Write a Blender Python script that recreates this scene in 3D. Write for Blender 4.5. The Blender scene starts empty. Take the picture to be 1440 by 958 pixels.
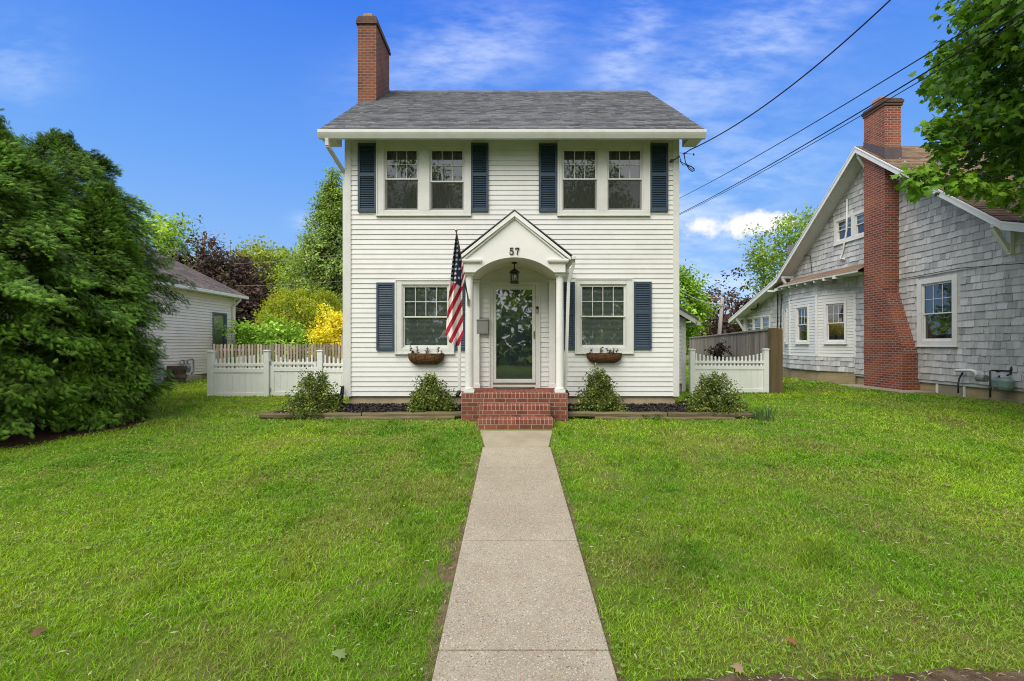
import bpy, bmesh, math, random
import numpy as np
from mathutils import Vector, Matrix

# ------------------------------------------------------------------ camera, world, sun, exposure
scene = bpy.context.scene
COL = scene.collection
R = math.radians
F = 640.0            # focal length in pixels of a 1440 wide picture (16 mm on 36 mm)
CZ = 2.0             # camera height

cam_d = bpy.data.cameras.new("camera")
cam_d.lens = 16.0
cam_d.sensor_width = 36.0
cam_d.shift_y = 0.0035
cam_d.clip_start = 0.05
cam_d.clip_end = 3000
cam = bpy.data.objects.new("camera", cam_d)
cam.location = (0, 0, CZ)
cam.rotation_euler = (R(90), 0, 0)
COL.objects.link(cam)
scene.camera = cam

SUN_EL, SUN_AZ = R(52), Vector((-0.50, -0.78))          # where the sun stands (x, y)
sun_d = bpy.data.lights.new("sun", 'SUN')
sun_d.energy = 2.2
sun_d.angle = R(48)
sun_d.color = (1.0, 0.945, 0.86)
sun = bpy.data.objects.new("sun", sun_d)
sd = Vector((SUN_AZ.x, SUN_AZ.y, 0)).normalized() * math.cos(SUN_EL) + Vector((0, 0, math.sin(SUN_EL)))
sun.rotation_euler = (-sd).to_track_quat('-Z', 'Y').to_euler()
sun.location = (-20, -30, 40)
COL.objects.link(sun)

world = bpy.data.worlds.new("World")
scene.world = world
world.use_nodes = True
scene.view_settings.view_transform = 'Standard'
scene.view_settings.look = 'None'
scene.view_settings.gamma = 1.0
scene.view_settings.use_curve_mapping = False
scene.view_settings.exposure = 0.95
scene.cycles.use_denoising = True
scene.cycles.use_adaptive_sampling = False
scene.cycles.denoising_input_passes = 'RGB_ALBEDO_NORMAL'
scene.cycles.denoising_prefilter = 'NONE'
scene.cycles.pixel_filter_type = 'BLACKMAN_HARRIS'
scene.cycles.filter_width = 1.05
scene.cycles.max_bounces = 8
scene.cycles.transparent_max_bounces = 16
scene.cycles.sample_clamp_indirect = 6.0
scene.cycles.caustics_reflective = False
scene.cycles.caustics_refractive = False
scene.render.film_transparent = False


class NT:
    """small helper to wire node trees"""
    def __init__(self, tree):
        self.t = tree
        self.L = tree.links
    def n(self, typ, **kw):
        nd = self.t.nodes.new(typ)
        for k, v in kw.items():
            if k == 'inp':
                for i, val in v.items():
                    s = nd.inputs[i]
                    if isinstance(val, bpy.types.NodeSocket):
                        self.L.new(val, s)
                    else:
                        s.default_value = val
            else:
                setattr(nd, k, v)
        return nd
    def math(self, op, a, b=None, c=None, clamp=False):
        inp = {0: a}
        if b is not None: inp[1] = b
        if c is not None: inp[2] = c
        return self.n('ShaderNodeMath', operation=op, use_clamp=clamp, inp=inp).outputs[0]
    def mix(self, fac, a, b, blend='MIX'):
        m = self.n('ShaderNodeMix', data_type='RGBA', blend_type=blend)
        for i, v in ((0, fac), (6, a), (7, b)):
            if isinstance(v, bpy.types.NodeSocket): self.L.new(v, m.inputs[i])
            else: m.inputs[i].default_value = v if i == 0 else (tuple(v) + (1,) if len(v) == 3 else v)
        return m.outputs[2]
    def noise(self, vec, scale, detail=4, rough=0.55, out=0):
        nd = self.n('ShaderNodeTexNoise', inp={'Scale': scale, 'Detail': detail, 'Roughness': rough})
        if vec is not None: self.L.new(vec, nd.inputs['Vector'])
        return nd.outputs[out]
    def ramp(self, fac, a, b, va=0.0, vb=1.0):
        return self.n('ShaderNodeMapRange', inp={0: fac, 1: a, 2: b, 3: va, 4: vb}, interpolation_type='SMOOTHSTEP').outputs[0]


def build_world():
    t = NT(world.node_tree)
    world.node_tree.nodes.clear()
    out = t.n('ShaderNodeOutputWorld')
    bg = t.n('ShaderNodeBackground', inp={'Strength': 0.09})
    t.L.new(bg.outputs[0], out.inputs[0])
    sky = t.n('ShaderNodeTexSky', sky_type='NISHITA', sun_disc=False, sun_elevation=SUN_EL,
              sun_rotation=math.atan2(SUN_AZ.x, SUN_AZ.y), air_density=1.0, dust_density=0.3, ozone_density=2.0)
    tc = t.n('ShaderNodeTexCoord')
    d = tc.outputs['Generated']
    sep = t.n('ShaderNodeSeparateXYZ', inp={0: d})
    x, y, z = sep.outputs
    # a deep spring blue overhead, paler towards the horizon
    hsv = t.n('ShaderNodeHueSaturation', inp={'Hue': 0.512, 'Saturation': SKY_SAT, 'Value': SKY_VAL, 'Color': sky.outputs[0]})
    base = hsv.outputs[0]
    ra = t.n('ShaderNodeValToRGB', inp={0: z}); el = ra.color_ramp.elements
    k = .09 * 2 ** .95
    for pos, col in ((0.0, (.40, .62, .93)), (.08, (.34, .585, .955)), (.33, (.155, .40, .95)), (.62, (.036, .195, .88)), (1.0, (.02, .13, .70))):
        e = el.new(pos) if pos not in (0.0, 1.0) else el[0 if pos == 0 else len(el) - 1]
        e.color = tuple(c for c in col) + (1,)
    grad = t.n('ShaderNodeVectorMath', operation='SCALE', inp={0: ra.outputs[0], 3: 1 / k}).outputs[0]
    base = t.mix(.93, base, grad)
    # direction coordinates on the northern half of the sky
    ysafe = t.math('MAXIMUM', y, 0.05)
    ax = t.math('DIVIDE', x, ysafe)
    az = t.math('DIVIDE', z, ysafe)
    def gauss(cx, cz, sx, sz, rot):
        c, s = math.cos(rot), math.sin(rot)
        dx = t.math('SUBTRACT', ax, cx); dz = t.math('SUBTRACT', az, cz)
        u = t.math('ADD', t.math('MULTIPLY', dx, c / sx), t.math('MULTIPLY', dz, s / sx))
        v = t.math('ADD', t.math('MULTIPLY', dx, -s / sz), t.math('MULTIPLY', dz, c / sz))
        r2 = t.math('ADD', t.math('MULTIPLY', u, u), t.math('MULTIPLY', v, v))
        return t.math('EXPONENT', t.math('MULTIPLY', r2, -1.0))
    def addall(l):
        r = l[0]
        for k in l[1:]: r = t.math('ADD', r, k)
        return r
    # high thin cirrus, streaked along one direction
    comb = t.n('ShaderNodeCombineXYZ', inp={0: ax, 1: az, 2: 0.0})
    mp = t.n('ShaderNodeMapping', inp={'Vector': comb.outputs[0], 'Rotation': (0, 0, R(-36)), 'Scale': (1.6, 5.5, 1)})
    n1 = t.noise(mp.outputs[0], 1.6, 9, 0.62)
    mp2 = t.n('ShaderNodeMapping', inp={'Vector': comb.outputs[0], 'Rotation': (0, 0, R(24)), 'Scale': (9, 26, 1)})
    n2 = t.noise(mp2.outputs[0], 1.5, 5, 0.6)
    fib = t.math('ADD', t.math('MULTIPLY', n1, 0.72), t.math('MULTIPLY', n2, 0.40))
    mask = addall([gauss(0.53, 0.66, 0.34, 0.10, R(33)), gauss(0.27, 0.68, 0.22, 0.06, R(62)), gauss(-0.10, 0.64, 0.22, 0.10, R(18)),
                   t.math('MULTIPLY', gauss(-1.08, 0.62, 0.10, 0.09, 0), .6), gauss(0.42, 0.30, 0.30, 0.14, R(30)),
                   t.math('MULTIPLY', gauss(-0.46, 0.27, 0.03, 0.02, 0), .8),
                   t.math('MULTIPLY', gauss(0.5, 0.12, 0.3, 0.07, 0), .8)])
    cir = t.math('MULTIPLY', t.ramp(fib, 0.40, 0.80), t.math('MINIMUM', mask, 1.0), clamp=True)
    cir = t.math('MULTIPLY', cir, 0.40)
    # a small cumulus low over the neighbour
    n3 = t.noise(comb.outputs[0], 19, 9, 0.62)
    cm = addall([gauss(0.515, 0.255, 0.085, 0.030, R(8)), t.math('MULTIPLY', gauss(0.405, 0.262, 0.045, 0.022, 0), .85), t.math('MULTIPLY', gauss(0.58, 0.275, 0.05, 0.022, 0), .9)])
    cum = t.ramp(t.math('ADD', cm, t.math('MULTIPLY', t.math('SUBTRACT', n3, 0.5), 2.3)), 0.30, 1.05)
    cum = t.math('MULTIPLY', cum, t.ramp(cm, .06, .35))
    front = t.math('MULTIPLY', t.ramp(y, 0.06, 0.25), 1.0)
    cir = t.math('MULTIPLY', cir, front); cum = t.math('MULTIPLY', cum, front)
    # unseen bright cloud behind and beside the camera, added for neutral fill light
    n4 = t.noise(d, 2.3, 8, 0.6)
    back = t.math('MULTIPLY', t.ramp(n4, 0.24, 0.52), t.ramp(y, 0.52, 0.18), clamp=True)
    wh = (CLOUD, CLOUD * .985, CLOUD * .96)
    c = t.mix(cir, base, (CLOUD * .92, CLOUD * .97, CLOUD))
    c = t.mix(t.math('MULTIPLY', cum, 0.80), c, (CLOUD * .93, CLOUD * .88, CLOUD * .89))
    c = t.mix(t.math('MULTIPLY', back, 0.92), c, wh)
    t.L.new(c, bg.inputs['Color'])


SKY_SAT, SKY_VAL, CLOUD = 1.12, 1.0, 7.6
build_world()

# ------------------------------------------------------------------ helpers
rng = np.random.default_rng(57)
random.seed(57)


def P(px, py, D):
    """the point that stands D metres from the camera plane, seen at that place of the photo"""
    return Vector(((px - 720) / F * D, D, CZ + (484 - py) / F * D))


def gz(x, y):
    """height of the lawn"""
    if y < 8: z = -0.045 + 0.067 * y
    elif y < 9.7: z = 0.491 + (y - 8) * 0.069
    else: z = 0.608
    return z


def gz_np(x, y):
    z = np.where(y < 8, -0.045 + 0.067 * y, np.where(y < 9.7, 0.491 + (y - 8) * 0.069, 0.608))
    return z + lump(x, y)


def vnoise(x, y, seed=0):
    xi = np.floor(x).astype(np.int64); yi = np.floor(y).astype(np.int64)
    xf = x - xi; yf = y - yi
    def h(a, b):
        n = (a * 374761393 + b * 668265263 + seed * 974634777) & 0x7fffffff
        n = ((n ^ (n >> 13)) * 1274126177) & 0x7fffffff
        return ((n ^ (n >> 16)) & 0xffff) / 65535.0
    u = xf * xf * (3 - 2 * xf); v = yf * yf * (3 - 2 * yf)
    return (h(xi, yi) * (1 - u) + h(xi + 1, yi) * u) * (1 - v) + (h(xi, yi + 1) * (1 - u) + h(xi + 1, yi + 1) * u) * v


def fnoise(x, y, seed=0, oct=4):
    s = 0; a = 0.5; tot = 0
    for k in range(oct):
        s = s + a * vnoise(x * 2 ** k, y * 2 ** k, seed + k * 17); tot += a; a *= 0.55
    return s / tot


def lump(x, y):
    return (fnoise(np.asarray(x, float) * 0.8, np.asarray(y, float) * 0.8, 5, 3) - 0.5) * 0.05 * np.clip((np.abs(np.asarray(x, float) - .07) - .6) / .8, 0, 1)


def tag(o, label=None, cat=None, group=None, kind=None):
    if label: o['label'] = label
    if cat: o['category'] = cat
    if group: o['group'] = group
    if kind: o['kind'] = kind
    return o


def empty(name, loc, label=None, cat=None, group=None):
    o = bpy.data.objects.new(name, None)
    o.location = loc
    o.empty_display_size = 0.2
    COL.objects.link(o)
    return tag(o, label, cat, group)


def link(o, parent=None):
    COL.objects.link(o)
    if parent is not None:
        o.parent = parent
        m = Matrix.Identity(4)
        if parent.parent is None: m = Matrix.Translation(-Vector(parent.location))
        o.matrix_parent_inverse = m
    return o


def copy_tree(o, parent=None, offset=None):
    c = o.copy(); COL.objects.link(c)
    if parent is not None: c.parent = parent
    if offset is not None: c.location = Vector(o.location) + Vector(offset)
    for ch in list(o.children): copy_tree(ch, c)
    return c


FRONT = lambda y0: Matrix(((1, 0, 0, 0), (0, 0, -1, y0), (0, 1, 0, 0), (0, 0, 0, 1)))       # (u, v, w) -> facing the street
WEST = lambda x0: Matrix(((0, 0, -1, x0), (-1, 0, 0, 0), (0, 1, 0, 0), (0, 0, 0, 1)))       # wall facing -X, u = -Y
EAST = lambda x0: Matrix(((0, 0, 1, x0), (1, 0, 0, 0), (0, 1, 0, 0), (0, 0, 0, 1)))         # wall facing +X, u = +Y


def FACE(a, b):
    """a wall standing on the ground line a -> b (seen left to right from outside)"""
    u = Vector((b[0] - a[0], b[1] - a[1], 0)).normalized()
    w = Vector((u.y, -u.x, 0))
    return Matrix(((u.x, 0, w.x, a[0]), (u.y, 0, w.y, a[1]), (0, 1, 0, 0), (0, 0, 0, 1)))


class MB:
    """collects simple shapes and links them as ONE mesh object, UVs in metres"""
    def __init__(self, M=None):
        self.v, self.f, self.c, self.s = [], [], [], []
        self.M = M
        self.col = (1, 1, 1)
        self.smooth = False
    def pt(self, p):
        p = Vector(p)
        if self.M is not None: p = self.M @ p
        self.v.append(p)
        return len(self.v) - 1
    def face(self, idx):
        self.f.append(tuple(idx)); self.c.append(self.col); self.s.append(self.smooth)
    def poly(self, pts):
        self.face([self.pt(p) for p in pts])
    def hexa(self, p):
        """eight corners: bottom four then top four, both counter-clockwise seen from above"""
        i = [self.pt(q) for q in p]
        for f in ((3, 2, 1, 0), (4, 5, 6, 7), (0, 1, 5, 4), (1, 2, 6, 5), (2, 3, 7, 6), (3, 0, 4, 7)):
            self.face([i[k] for k in f])
    def box(self, x0, x1, y0, y1, z0, z1):
        x0, x1 = min(x0, x1), max(x0, x1); y0, y1 = min(y0, y1), max(y0, y1); z0, z1 = min(z0, z1), max(z0, z1)
        self.hexa([(x0, y0, z0), (x1, y0, z0), (x1, y1, z0), (x0, y1, z0), (x0, y0, z1), (x1, y0, z1), (x1, y1, z1), (x0, y1, z1)])
    def beam(self, a, b, w, h, up=(0, 0, 1)):
        a, b = Vector(a), Vector(b); d = (b - a).normalized(); up = Vector(up)
        s = d.cross(up).normalized() * (w / 2); n = s.cross(d).normalized() * (h / 2)
        self.hexa([a - s - n, a + s - n, b + s - n, b - s - n, a - s + n, a + s + n, b + s + n, b - s + n])
    def prism(self, prof, ext):
        """extrude a closed outline (3D points) along ext"""
        ext = Vector(ext); n = len(prof)
        a = [self.pt(p) for p in prof]; b = [self.pt(Vector(p) + ext) for p in prof]
        self.face(a[::-1]); self.face(b)
        for k in range(n):
            m = (k + 1) % n
            self.face((a[k], a[m], b[m], b[k]))
    def strip(self, A, B):
        a = [self.pt(p) for p in A]; b = [self.pt(p) for p in B]
        for k in range(len(a) - 1): self.face((a[k], a[k + 1], b[k + 1], b[k]))
    def tube(self, path, r, sides=8, cap=True):
        path = [Vector(p) for p in path]; n = len(path)
        rs = r if isinstance(r, (list, tuple)) else [r] * n
        rings = []; ref = None
        for k in range(n):
            d = (path[min(k + 1, n - 1)] - path[max(k - 1, 0)])
            if d.length < 1e-9: d = Vector((0, 0, 1))
            d.normalize()
            if ref is None:
                ref = d.cross(Vector((0.31, 0.77, 0.55)))
                if ref.length < 1e-3: ref = d.cross(Vector((1, 0, 0)))
            ref = (ref - d * ref.dot(d)).normalized()
            w = d.cross(ref)
            rings.append([self.pt(path[k] + (ref * math.cos(q) + w * math.sin(q)) * rs[k]) for q in [2 * math.pi * j / sides for j in range(sides)]])
        sm = self.smooth; self.smooth = True
        for k in range(n - 1):
            for j in range(sides):
                m = (j + 1) % sides
                self.face((rings[k][j], rings[k][m], rings[k + 1][m], rings[k + 1][j]))
        self.smooth = sm
        if cap:
            self.face(rings[0][::-1]); self.face(rings[-1])
    def lathe(self, c, prof, sides=20):
        """prof = (radius, z) pairs round a vertical axis at c"""
        rings = [[self.pt((c[0] + r * math.cos(2 * math.pi * j / sides), c[1] + r * math.sin(2 * math.pi * j / sides), c[2] + z)) for j in range(sides)] for r, z in prof]
        sm = self.smooth; self.smooth = True
        for k in range(len(prof) - 1):
            for j in range(sides):
                m = (j + 1) % sides
                self.face((rings[k][j], rings[k][m], rings[k + 1][m], rings[k + 1][j]))
        self.smooth = sm
        self.face(rings[0][::-1]); self.face(rings[-1])
    def build(self, name, mat, parent=None, bevel=0):
        me = bpy.data.meshes.new(name)
        me.from_pydata([tuple(p) for p in self.v], [], self.f)
        nl = len(me.loops)
        uv = me.uv_layers.new(name="UVMap")
        ca = me.color_attributes.new("Col", 'FLOAT_COLOR', 'CORNER')
        uva = np.zeros((nl, 2), np.float32); cola = np.ones((nl, 4), np.float32)
        for k, poly in enumerate(me.polygons):
            n = poly.normal
            if abs(n.z) > 0.97: u, v = Vector((1, 0, 0)), Vector((0, 1, 0))
            else:
                u = Vector((-n.y, n.x, 0)).normalized(); v = n.cross(u)
            col = self.c[k]
            for li in poly.loop_indices:
                p = self.v[me.loops[li].vertex_index]
                uva[li] = (p.dot(u), p.dot(v)); cola[li, :3] = col
        uv = me.uv_layers[0]; ca = me.color_attributes['Col']
        uv.data.foreach_set('uv', uva.ravel()); ca.data.foreach_set('color', cola.ravel())
        me.polygons.foreach_set('use_smooth', self.s)
        me.materials.append(mat)
        me.update()
        o = bpy.data.objects.new(name, me)
        link(o, parent)
        if bevel:
            b = o.modifiers.new("bevel", 'BEVEL'); b.width = bevel; b.segments = 2; b.limit_method = 'ANGLE'; b.harden_normals = False
        return o


def tris_mesh(name, V, T, colors, mat, parent=None, per_vert=True):
    """fast mesh of triangles; V (n,3), T (m,3), colors per vertex (n,3)"""
    me = bpy.data.meshes.new(name)
    n, m = len(V), len(T)
    me.vertices.add(n); me.vertices.foreach_set('co', np.ascontiguousarray(V, np.float32).ravel())
    me.loops.add(m * 3); me.loops.foreach_set('vertex_index', np.ascontiguousarray(T, np.int32).ravel())
    me.polygons.add(m); me.polygons.foreach_set('loop_start', np.arange(0, m * 3, 3, dtype=np.int32))
    try: me.polygons.foreach_set('loop_total', np.full(m, 3, np.int32))
    except Exception: pass
    ca = me.color_attributes.new("Col", 'FLOAT_COLOR', 'POINT')
    c4 = np.ones((n, 4), np.float32); c4[:, :3] = colors
    ca.data.foreach_set('color', c4.ravel())
    me.materials.append(mat)
    me.update(calc_edges=True)
    o = bpy.data.objects.new(name, me)
    return link(o, parent)


def norm(a):
    return a / np.maximum(np.linalg.norm(a, axis=-1, keepdims=True), 1e-9)


def scatter(tv, tf, pos, axis, up, scale, colors, jit=None):
    """place a template (length along +Y, face up +Z) at pos; returns V, T, C"""
    y = norm(axis); x = norm(np.cross(y, up)); z = np.cross(x, y)
    tv = np.asarray(tv, float); tf = np.asarray(tf, int)
    n, k = len(pos), len(tv)
    sc = np.asarray(scale).reshape(n, -1)
    if sc.shape[1] == 1: sc = np.repeat(sc, 3, 1)
    V = pos[:, None, :] + (x[:, None, :] * (tv[None, :, 0:1] * sc[:, None, 0:1]) + y[:, None, :] * (tv[None, :, 1:2] * sc[:, None, 1:2]) + z[:, None, :] * (tv[None, :, 2:3] * sc[:, None, 2:3]))
    T = (np.arange(n) * k)[:, None, None] + tf[None]
    C = np.repeat(colors[:, None, :], k, 1)
    return V.reshape(-1, 3), T.reshape(-1, 3), C.reshape(-1, 3)


def rdir(n):
    return norm(rng.normal(size=(n, 3)))


LEAF_OVAL = ([(0, 0, 0), (.30, .45, .06), (0, 1, -.05), (-.30, .45, .06)], [(0, 1, 2), (0, 2, 3)])
_mp = [(0, 0), (.16, .06), (.42, -.06), (.36, .16), (.62, .32), (.40, .42), (.46, .66), (.22, .60), (0, 1.0), (-.22, .60), (-.46, .66), (-.40, .42), (-.62, .32), (-.36, .16), (-.42, -.06), (-.16, .06)]
LEAF_MAPLE = ([(a, b, -.22 * abs(a) - .10 * b * b) for a, b in _mp] + [(0, .38, .03)], [(16, k, (k + 1) % 16) for k in range(16)])
_sv, _sf = [], []
def _needle(x0, y0, x1, y1, w, dz):
    d = Vector((x1 - x0, y1 - y0)).normalized(); s = Vector((-d.y, d.x)) * w; b = len(_sv)
    _sv.extend([(x0 - s.x, y0 - s.y, 0), (x0 + s.x, y0 + s.y, 0), (x1, y1, dz)])
    _sf.append((b, b + 1, b + 2))
_needle(0, 0, 0, 1.15, .035, -.22)
for _k, (_y, _l) in enumerate(((.06, .36), (.20, .44), (.34, .44), (.48, .40), (.62, .32), (.78, .22))):
    for _s in (-1, 1): _needle(0, _y, _s * _l * .62, _y + _l * .85, .036, -.10 - .20 * _y)
SPRAY = (_sv, _sf)


# ------------------------------------------------------------------ materials
def new_mat(name):
    m = bpy.data.materials.new(name); m.use_nodes = True
    t = NT(m.node_tree); m.node_tree.nodes.clear()
    out = t.n('ShaderNodeOutputMaterial')
    return m, t, out


def principled(t, out, color, rough=0.6, spec=0.4, metal=0.0, normal=None):
    b = t.n('ShaderNodeBsdfPrincipled')
    for k, v in (('Base Color', color), ('Roughness', rough), ('Specular IOR Level', spec), ('Metallic', metal)):
        if isinstance(v, bpy.types.NodeSocket): t.L.new(v, b.inputs[k])
        else: b.inputs[k].default_value = tuple(v) + (1,) if isinstance(v, (tuple, list)) and len(v) == 3 else v
    if normal is not None: t.L.new(normal, b.inputs['Normal'])
    t.L.new(b.outputs[0], out.inputs[0])
    return b


def bump(t, h, strength=0.3, dist=0.01):
    return t.n('ShaderNodeBump', inp={'Strength': strength, 'Distance': dist, 'Height': h}).outputs[0]


def paint(name, color, rough=0.5, var=0.10, scale=3.0, dirt=None, bmp=0.0, spec=0.35, metal=0.0, attr=False, stretch=(1, 1, 1), fine=60):
    m, t, out = new_mat(name)
    tc = t.n('ShaderNodeTexCoord').outputs['Object']
    mp = t.n('ShaderNodeMapping', inp={'Vector': tc, 'Scale': stretch}).outputs[0]
    n1 = t.noise(mp, scale, 6, 0.6); n2 = t.noise(mp, fine, 3, 0.6)
    dk = tuple(c * (1 - var * 2.2) for c in color) if dirt is None else dirt
    f = t.math('ADD', t.math('MULTIPLY', n1, 0.7), t.math('MULTIPLY', n2, 0.3))
    c = t.mix(t.ramp(f, 0.40, 0.72), color, dk)
    if attr:
        a = t.n('ShaderNodeAttribute', attribute_name='Col').outputs['Color']
        c = t.mix(1.0, c, a, 'MULTIPLY')
    nrm = bump(t, n2, bmp, 0.006) if bmp else None
    principled(t, out, c, rough, spec, metal, nrm)
    return m


def brick_mat(name, c1, c2, c3, mortar, bw=.205, rh=.073, ms=.006, bmp=.6):
    m, t, out = new_mat(name)
    uv = t.n('ShaderNodeUVMap', uv_map='UVMap').outputs[0]
    obj = t.n('ShaderNodeTexCoord').outputs['Object']
    br = t.n('ShaderNodeTexBrick', inp={'Vector': uv, 'Color1': c1 + (1,), 'Color2': c2 + (1,), 'Mortar': mortar + (1,), 'Scale': 1.0, 'Mortar Size': ms, 'Mortar Smooth': 0.15, 'Bias': -.1, 'Brick Width': bw, 'Row Height': rh})
    n = t.noise(obj, 1.3, 5, .6); n2 = t.noise(obj, 40, 4, .6)
    c = t.mix(t.math('MULTIPLY', t.ramp(n, .42, .66), .75), br.outputs[0], c3)
    c = t.mix(br.outputs['Fac'], c, mortar)
    c = t.mix(t.math('MULTIPLY', n2, .45), c, tuple(k * .55 for k in c1))
    h = t.math('ADD', t.math('MULTIPLY', br.outputs['Fac'], -1.0), t.math('MULTIPLY', n2, .35))
    principled(t, out, c, .85, .25, 0, bump(t, h, bmp, .008))
    return m


def leaf_mat(name, rough=.5, spec=.35, trans=.35, tint=(1.25, 1.2, .55)):
    m, t, out = new_mat(name)
    a = t.n('ShaderNodeAttribute', attribute_name='Col').outputs['Color']
    b = t.n('ShaderNodeBsdfPrincipled', inp={'Base Color': a, 'Roughness': rough, 'Specular IOR Level': spec})
    tr = t.n('ShaderNodeBsdfTranslucent', inp={'Color': t.mix(1.0, a, tint, 'MULTIPLY')})
    mx = t.n('ShaderNodeMixShader', inp={0: trans, 1: b.outputs[0], 2: tr.outputs[0]})
    t.L.new(mx.outputs[0], out.inputs[0])
    return m


def glass_mat(name, tint=(.82, .88, .86), refl=.07):
    m, t, out = new_mat(name)
    fr = t.n('ShaderNodeFresnel', inp={'IOR': 1.52}).outputs[0]
    obj = t.n('ShaderNodeTexCoord').outputs['Object']
    h = t.noise(obj, 2.2, 2, .5)
    nb = bump(t, h, .03, .05)
    tr = t.n('ShaderNodeBsdfTransparent', inp={'Color': tint + (1,)})
    gl = t.n('ShaderNodeBsdfGlossy', inp={'Color': (.95, .97, 1, 1), 'Roughness': .015, 'Normal': nb})
    mx = t.n('ShaderNodeMixShader', inp={0: t.math('ADD', t.math('MULTIPLY', fr, 1.5), refl, clamp=True), 1: tr.outputs[0], 2: gl.outputs[0]})
    t.L.new(mx.outputs[0], out.inputs[0])
    return m


M = {}
M['siding'] = paint('white_siding', (.655, .662, .652), .45, .05, 1.5, dirt=(.60, .60, .58), attr=True, fine=7)
M['trim'] = paint('white_trim', (.60, .607, .588), .4, .05, 2.5, dirt=(.53, .535, .505), fine=7)
M['porch_white'] = paint('porch_white', (.70, .70, .685), .4, .04, 2.5, dirt=(.64, .64, .62), fine=7)
M['shutter'] = paint('shutter_blue', (.031, .055, .086), .45, .12, 4, dirt=(.042, .068, .100), fine=7)
M['roof'] = paint('grey_roof_shingle', (.132, .137, .146), .9, .2, 1.2, dirt=(.088, .092, .10), bmp=.5, attr=True, fine=130, spec=.2)
M['roof_brown'] = paint('brown_roof_shingle', (.21, .145, .095), .9, .2, 1.2, dirt=(.13, .09, .06), bmp=.5, attr=True, fine=130, spec=.2)
M['roof_taupe'] = paint('taupe_roof_shingle', (.15, .125, .11), .9, .2, 1.2, dirt=(.10, .085, .075), bmp=.5, attr=True, fine=130, spec=.2)
M['shingle'] = paint('grey_wall_shingle', (.50, .50, .50), .85, .14, 2.0, dirt=(.37, .37, .372), bmp=.35, attr=True, stretch=(6, 6, .8), fine=50, spec=.2)
M['chimney'] = brick_mat('chimney_brick', (.15, .046, .028), (.075, .026, .020), (.27, .085, .036), (.23, .185, .16), ms=.009)
M['chimney_right'] = brick_mat('neighbour_chimney_brick', (.25, .058, .036), (.10, .030, .024), (.38, .12, .05), (.33, .25, .21), ms=.011)
M['chimney_cap'] = brick_mat('dark_chimney_cap_brick', (.10, .045, .035), (.07, .04, .035), (.12, .07, .05), (.14, .12, .11))
M['clay'] = paint('clay_flue', (.42, .20, .085), .8, .15, 6, bmp=.2)
M['step_brick'] = paint('step_brick', (.215, .070, .046), .85, .14, 9, bmp=.35, attr=True, fine=90, spec=.25)
M['mortar'] = paint('mortar', (.46, .38, .31), .9, .12, 12, bmp=.3)
M['foundation'] = paint('tan_foundation', (.40, .33, .22), .9, .16, 3, bmp=.4, fine=50)
M['dark_metal'] = paint('dark_metal', (.018, .018, .020), .4, .1, 8, spec=.5)
M['black_rubber'] = paint('black_plastic', (.012, .012, .014), .5, .1, 8)
M['lead'] = paint('grey_flashing', (.11, .085, .085), .55, .12, 5, metal=.2)
M['grey_metal'] = paint('grey_metal', (.30, .30, .30), .45, .08, 6, metal=.3, fine=7)
M['meter_grey'] = paint('meter_grey', (.22, .25, .26), .5, .12, 9)
M['meter_green'] = paint('meter_green', (.20, .31, .29), .5, .12, 9)
M['brass'] = paint('brass', (.45, .33, .14), .3, .1, 9, metal=.9)
M['pvc'] = paint('white_pvc', (.76, .77, .77), .35, .04, 6, fine=7)
M['vinyl'] = paint('fence_vinyl', (.77, .79, .765), .4, .04, 1.5, dirt=(.70, .73, .69), attr=True, fine=7)
M['grey_wood'] = paint('weathered_boards', (.41, .355, .300), .9, .22, 2.5, bmp=.45, attr=True, stretch=(9, 9, .7), spec=.15)
M['brown_wood'] = paint('brown_post', (.17, .125, .070), .9, .25, 2.0, bmp=.4, attr=True, stretch=(9, 9, .7), spec=.15)
M['timber'] = paint('landscape_timber', (.135, .112, .062), .9, .28, 2.0, bmp=.5, attr=True, stretch=(.8, 9, 9), spec=.15)
M['bark'] = paint('bark', (.10, .075, .055), .95, .3, 4, bmp=.6, stretch=(4, 4, .8))
M['pole_wood'] = paint('pole_wood', (.33, .30, .28), .9, .2, 3, bmp=.3, stretch=(6, 6, .6))
M['coco'] = paint('coco_liner', (.15, .075, .030), .95, .35, 12, bmp=.9, stretch=(3, 3, .7), fine=90)
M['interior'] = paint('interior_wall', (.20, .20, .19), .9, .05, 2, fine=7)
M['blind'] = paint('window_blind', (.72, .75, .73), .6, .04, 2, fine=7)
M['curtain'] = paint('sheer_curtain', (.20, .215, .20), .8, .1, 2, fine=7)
M['door'] = paint('navy_door', (.085, .14, .21), .4, .12, 4, fine=7)
M['glass'] = glass_mat('window_glass')
def screen_mat():
    m, t, out = new_mat('insect_screen')
    d = t.n('ShaderNodeBsdfDiffuse', inp={'Color': (.055, .06, .05, 1)}); tr = t.n('ShaderNodeBsdfTransparent')
    mx = t.n('ShaderNodeMixShader', inp={0: .45, 1: tr.outputs[0], 2: d.outputs[0]}); t.L.new(mx.outputs[0], out.inputs[0])
    return m
M['screen'] = screen_mat()
M['storm_glass'] = glass_mat('storm_door_glass', (.85, .9, .93), .15)
M['lamp_glass'] = glass_mat('lantern_glass', (.85, .85, .8), .06)
M['leaf'] = leaf_mat('leaf', .55, .25, .42)
M['leaf_gloss'] = leaf_mat('glossy_leaf', .45, .3, .30)
M['needle'] = leaf_mat('evergreen_spray', .6, .25, .25, (1.2, 1.2, .5))
M['grass'] = leaf_mat('grass_blade', .55, .25, .38, (1.2, 1.12, .45))
M['mulch'] = paint('mulch_chips', (.030, .025, .026), .95, .4, 15, bmp=.5, attr=True)
M['white_left'] = paint('pinkish_siding', (.74, .685, .66), .5, .05, 1.5, dirt=(.66, .61, .59), attr=True, fine=7)
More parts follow.
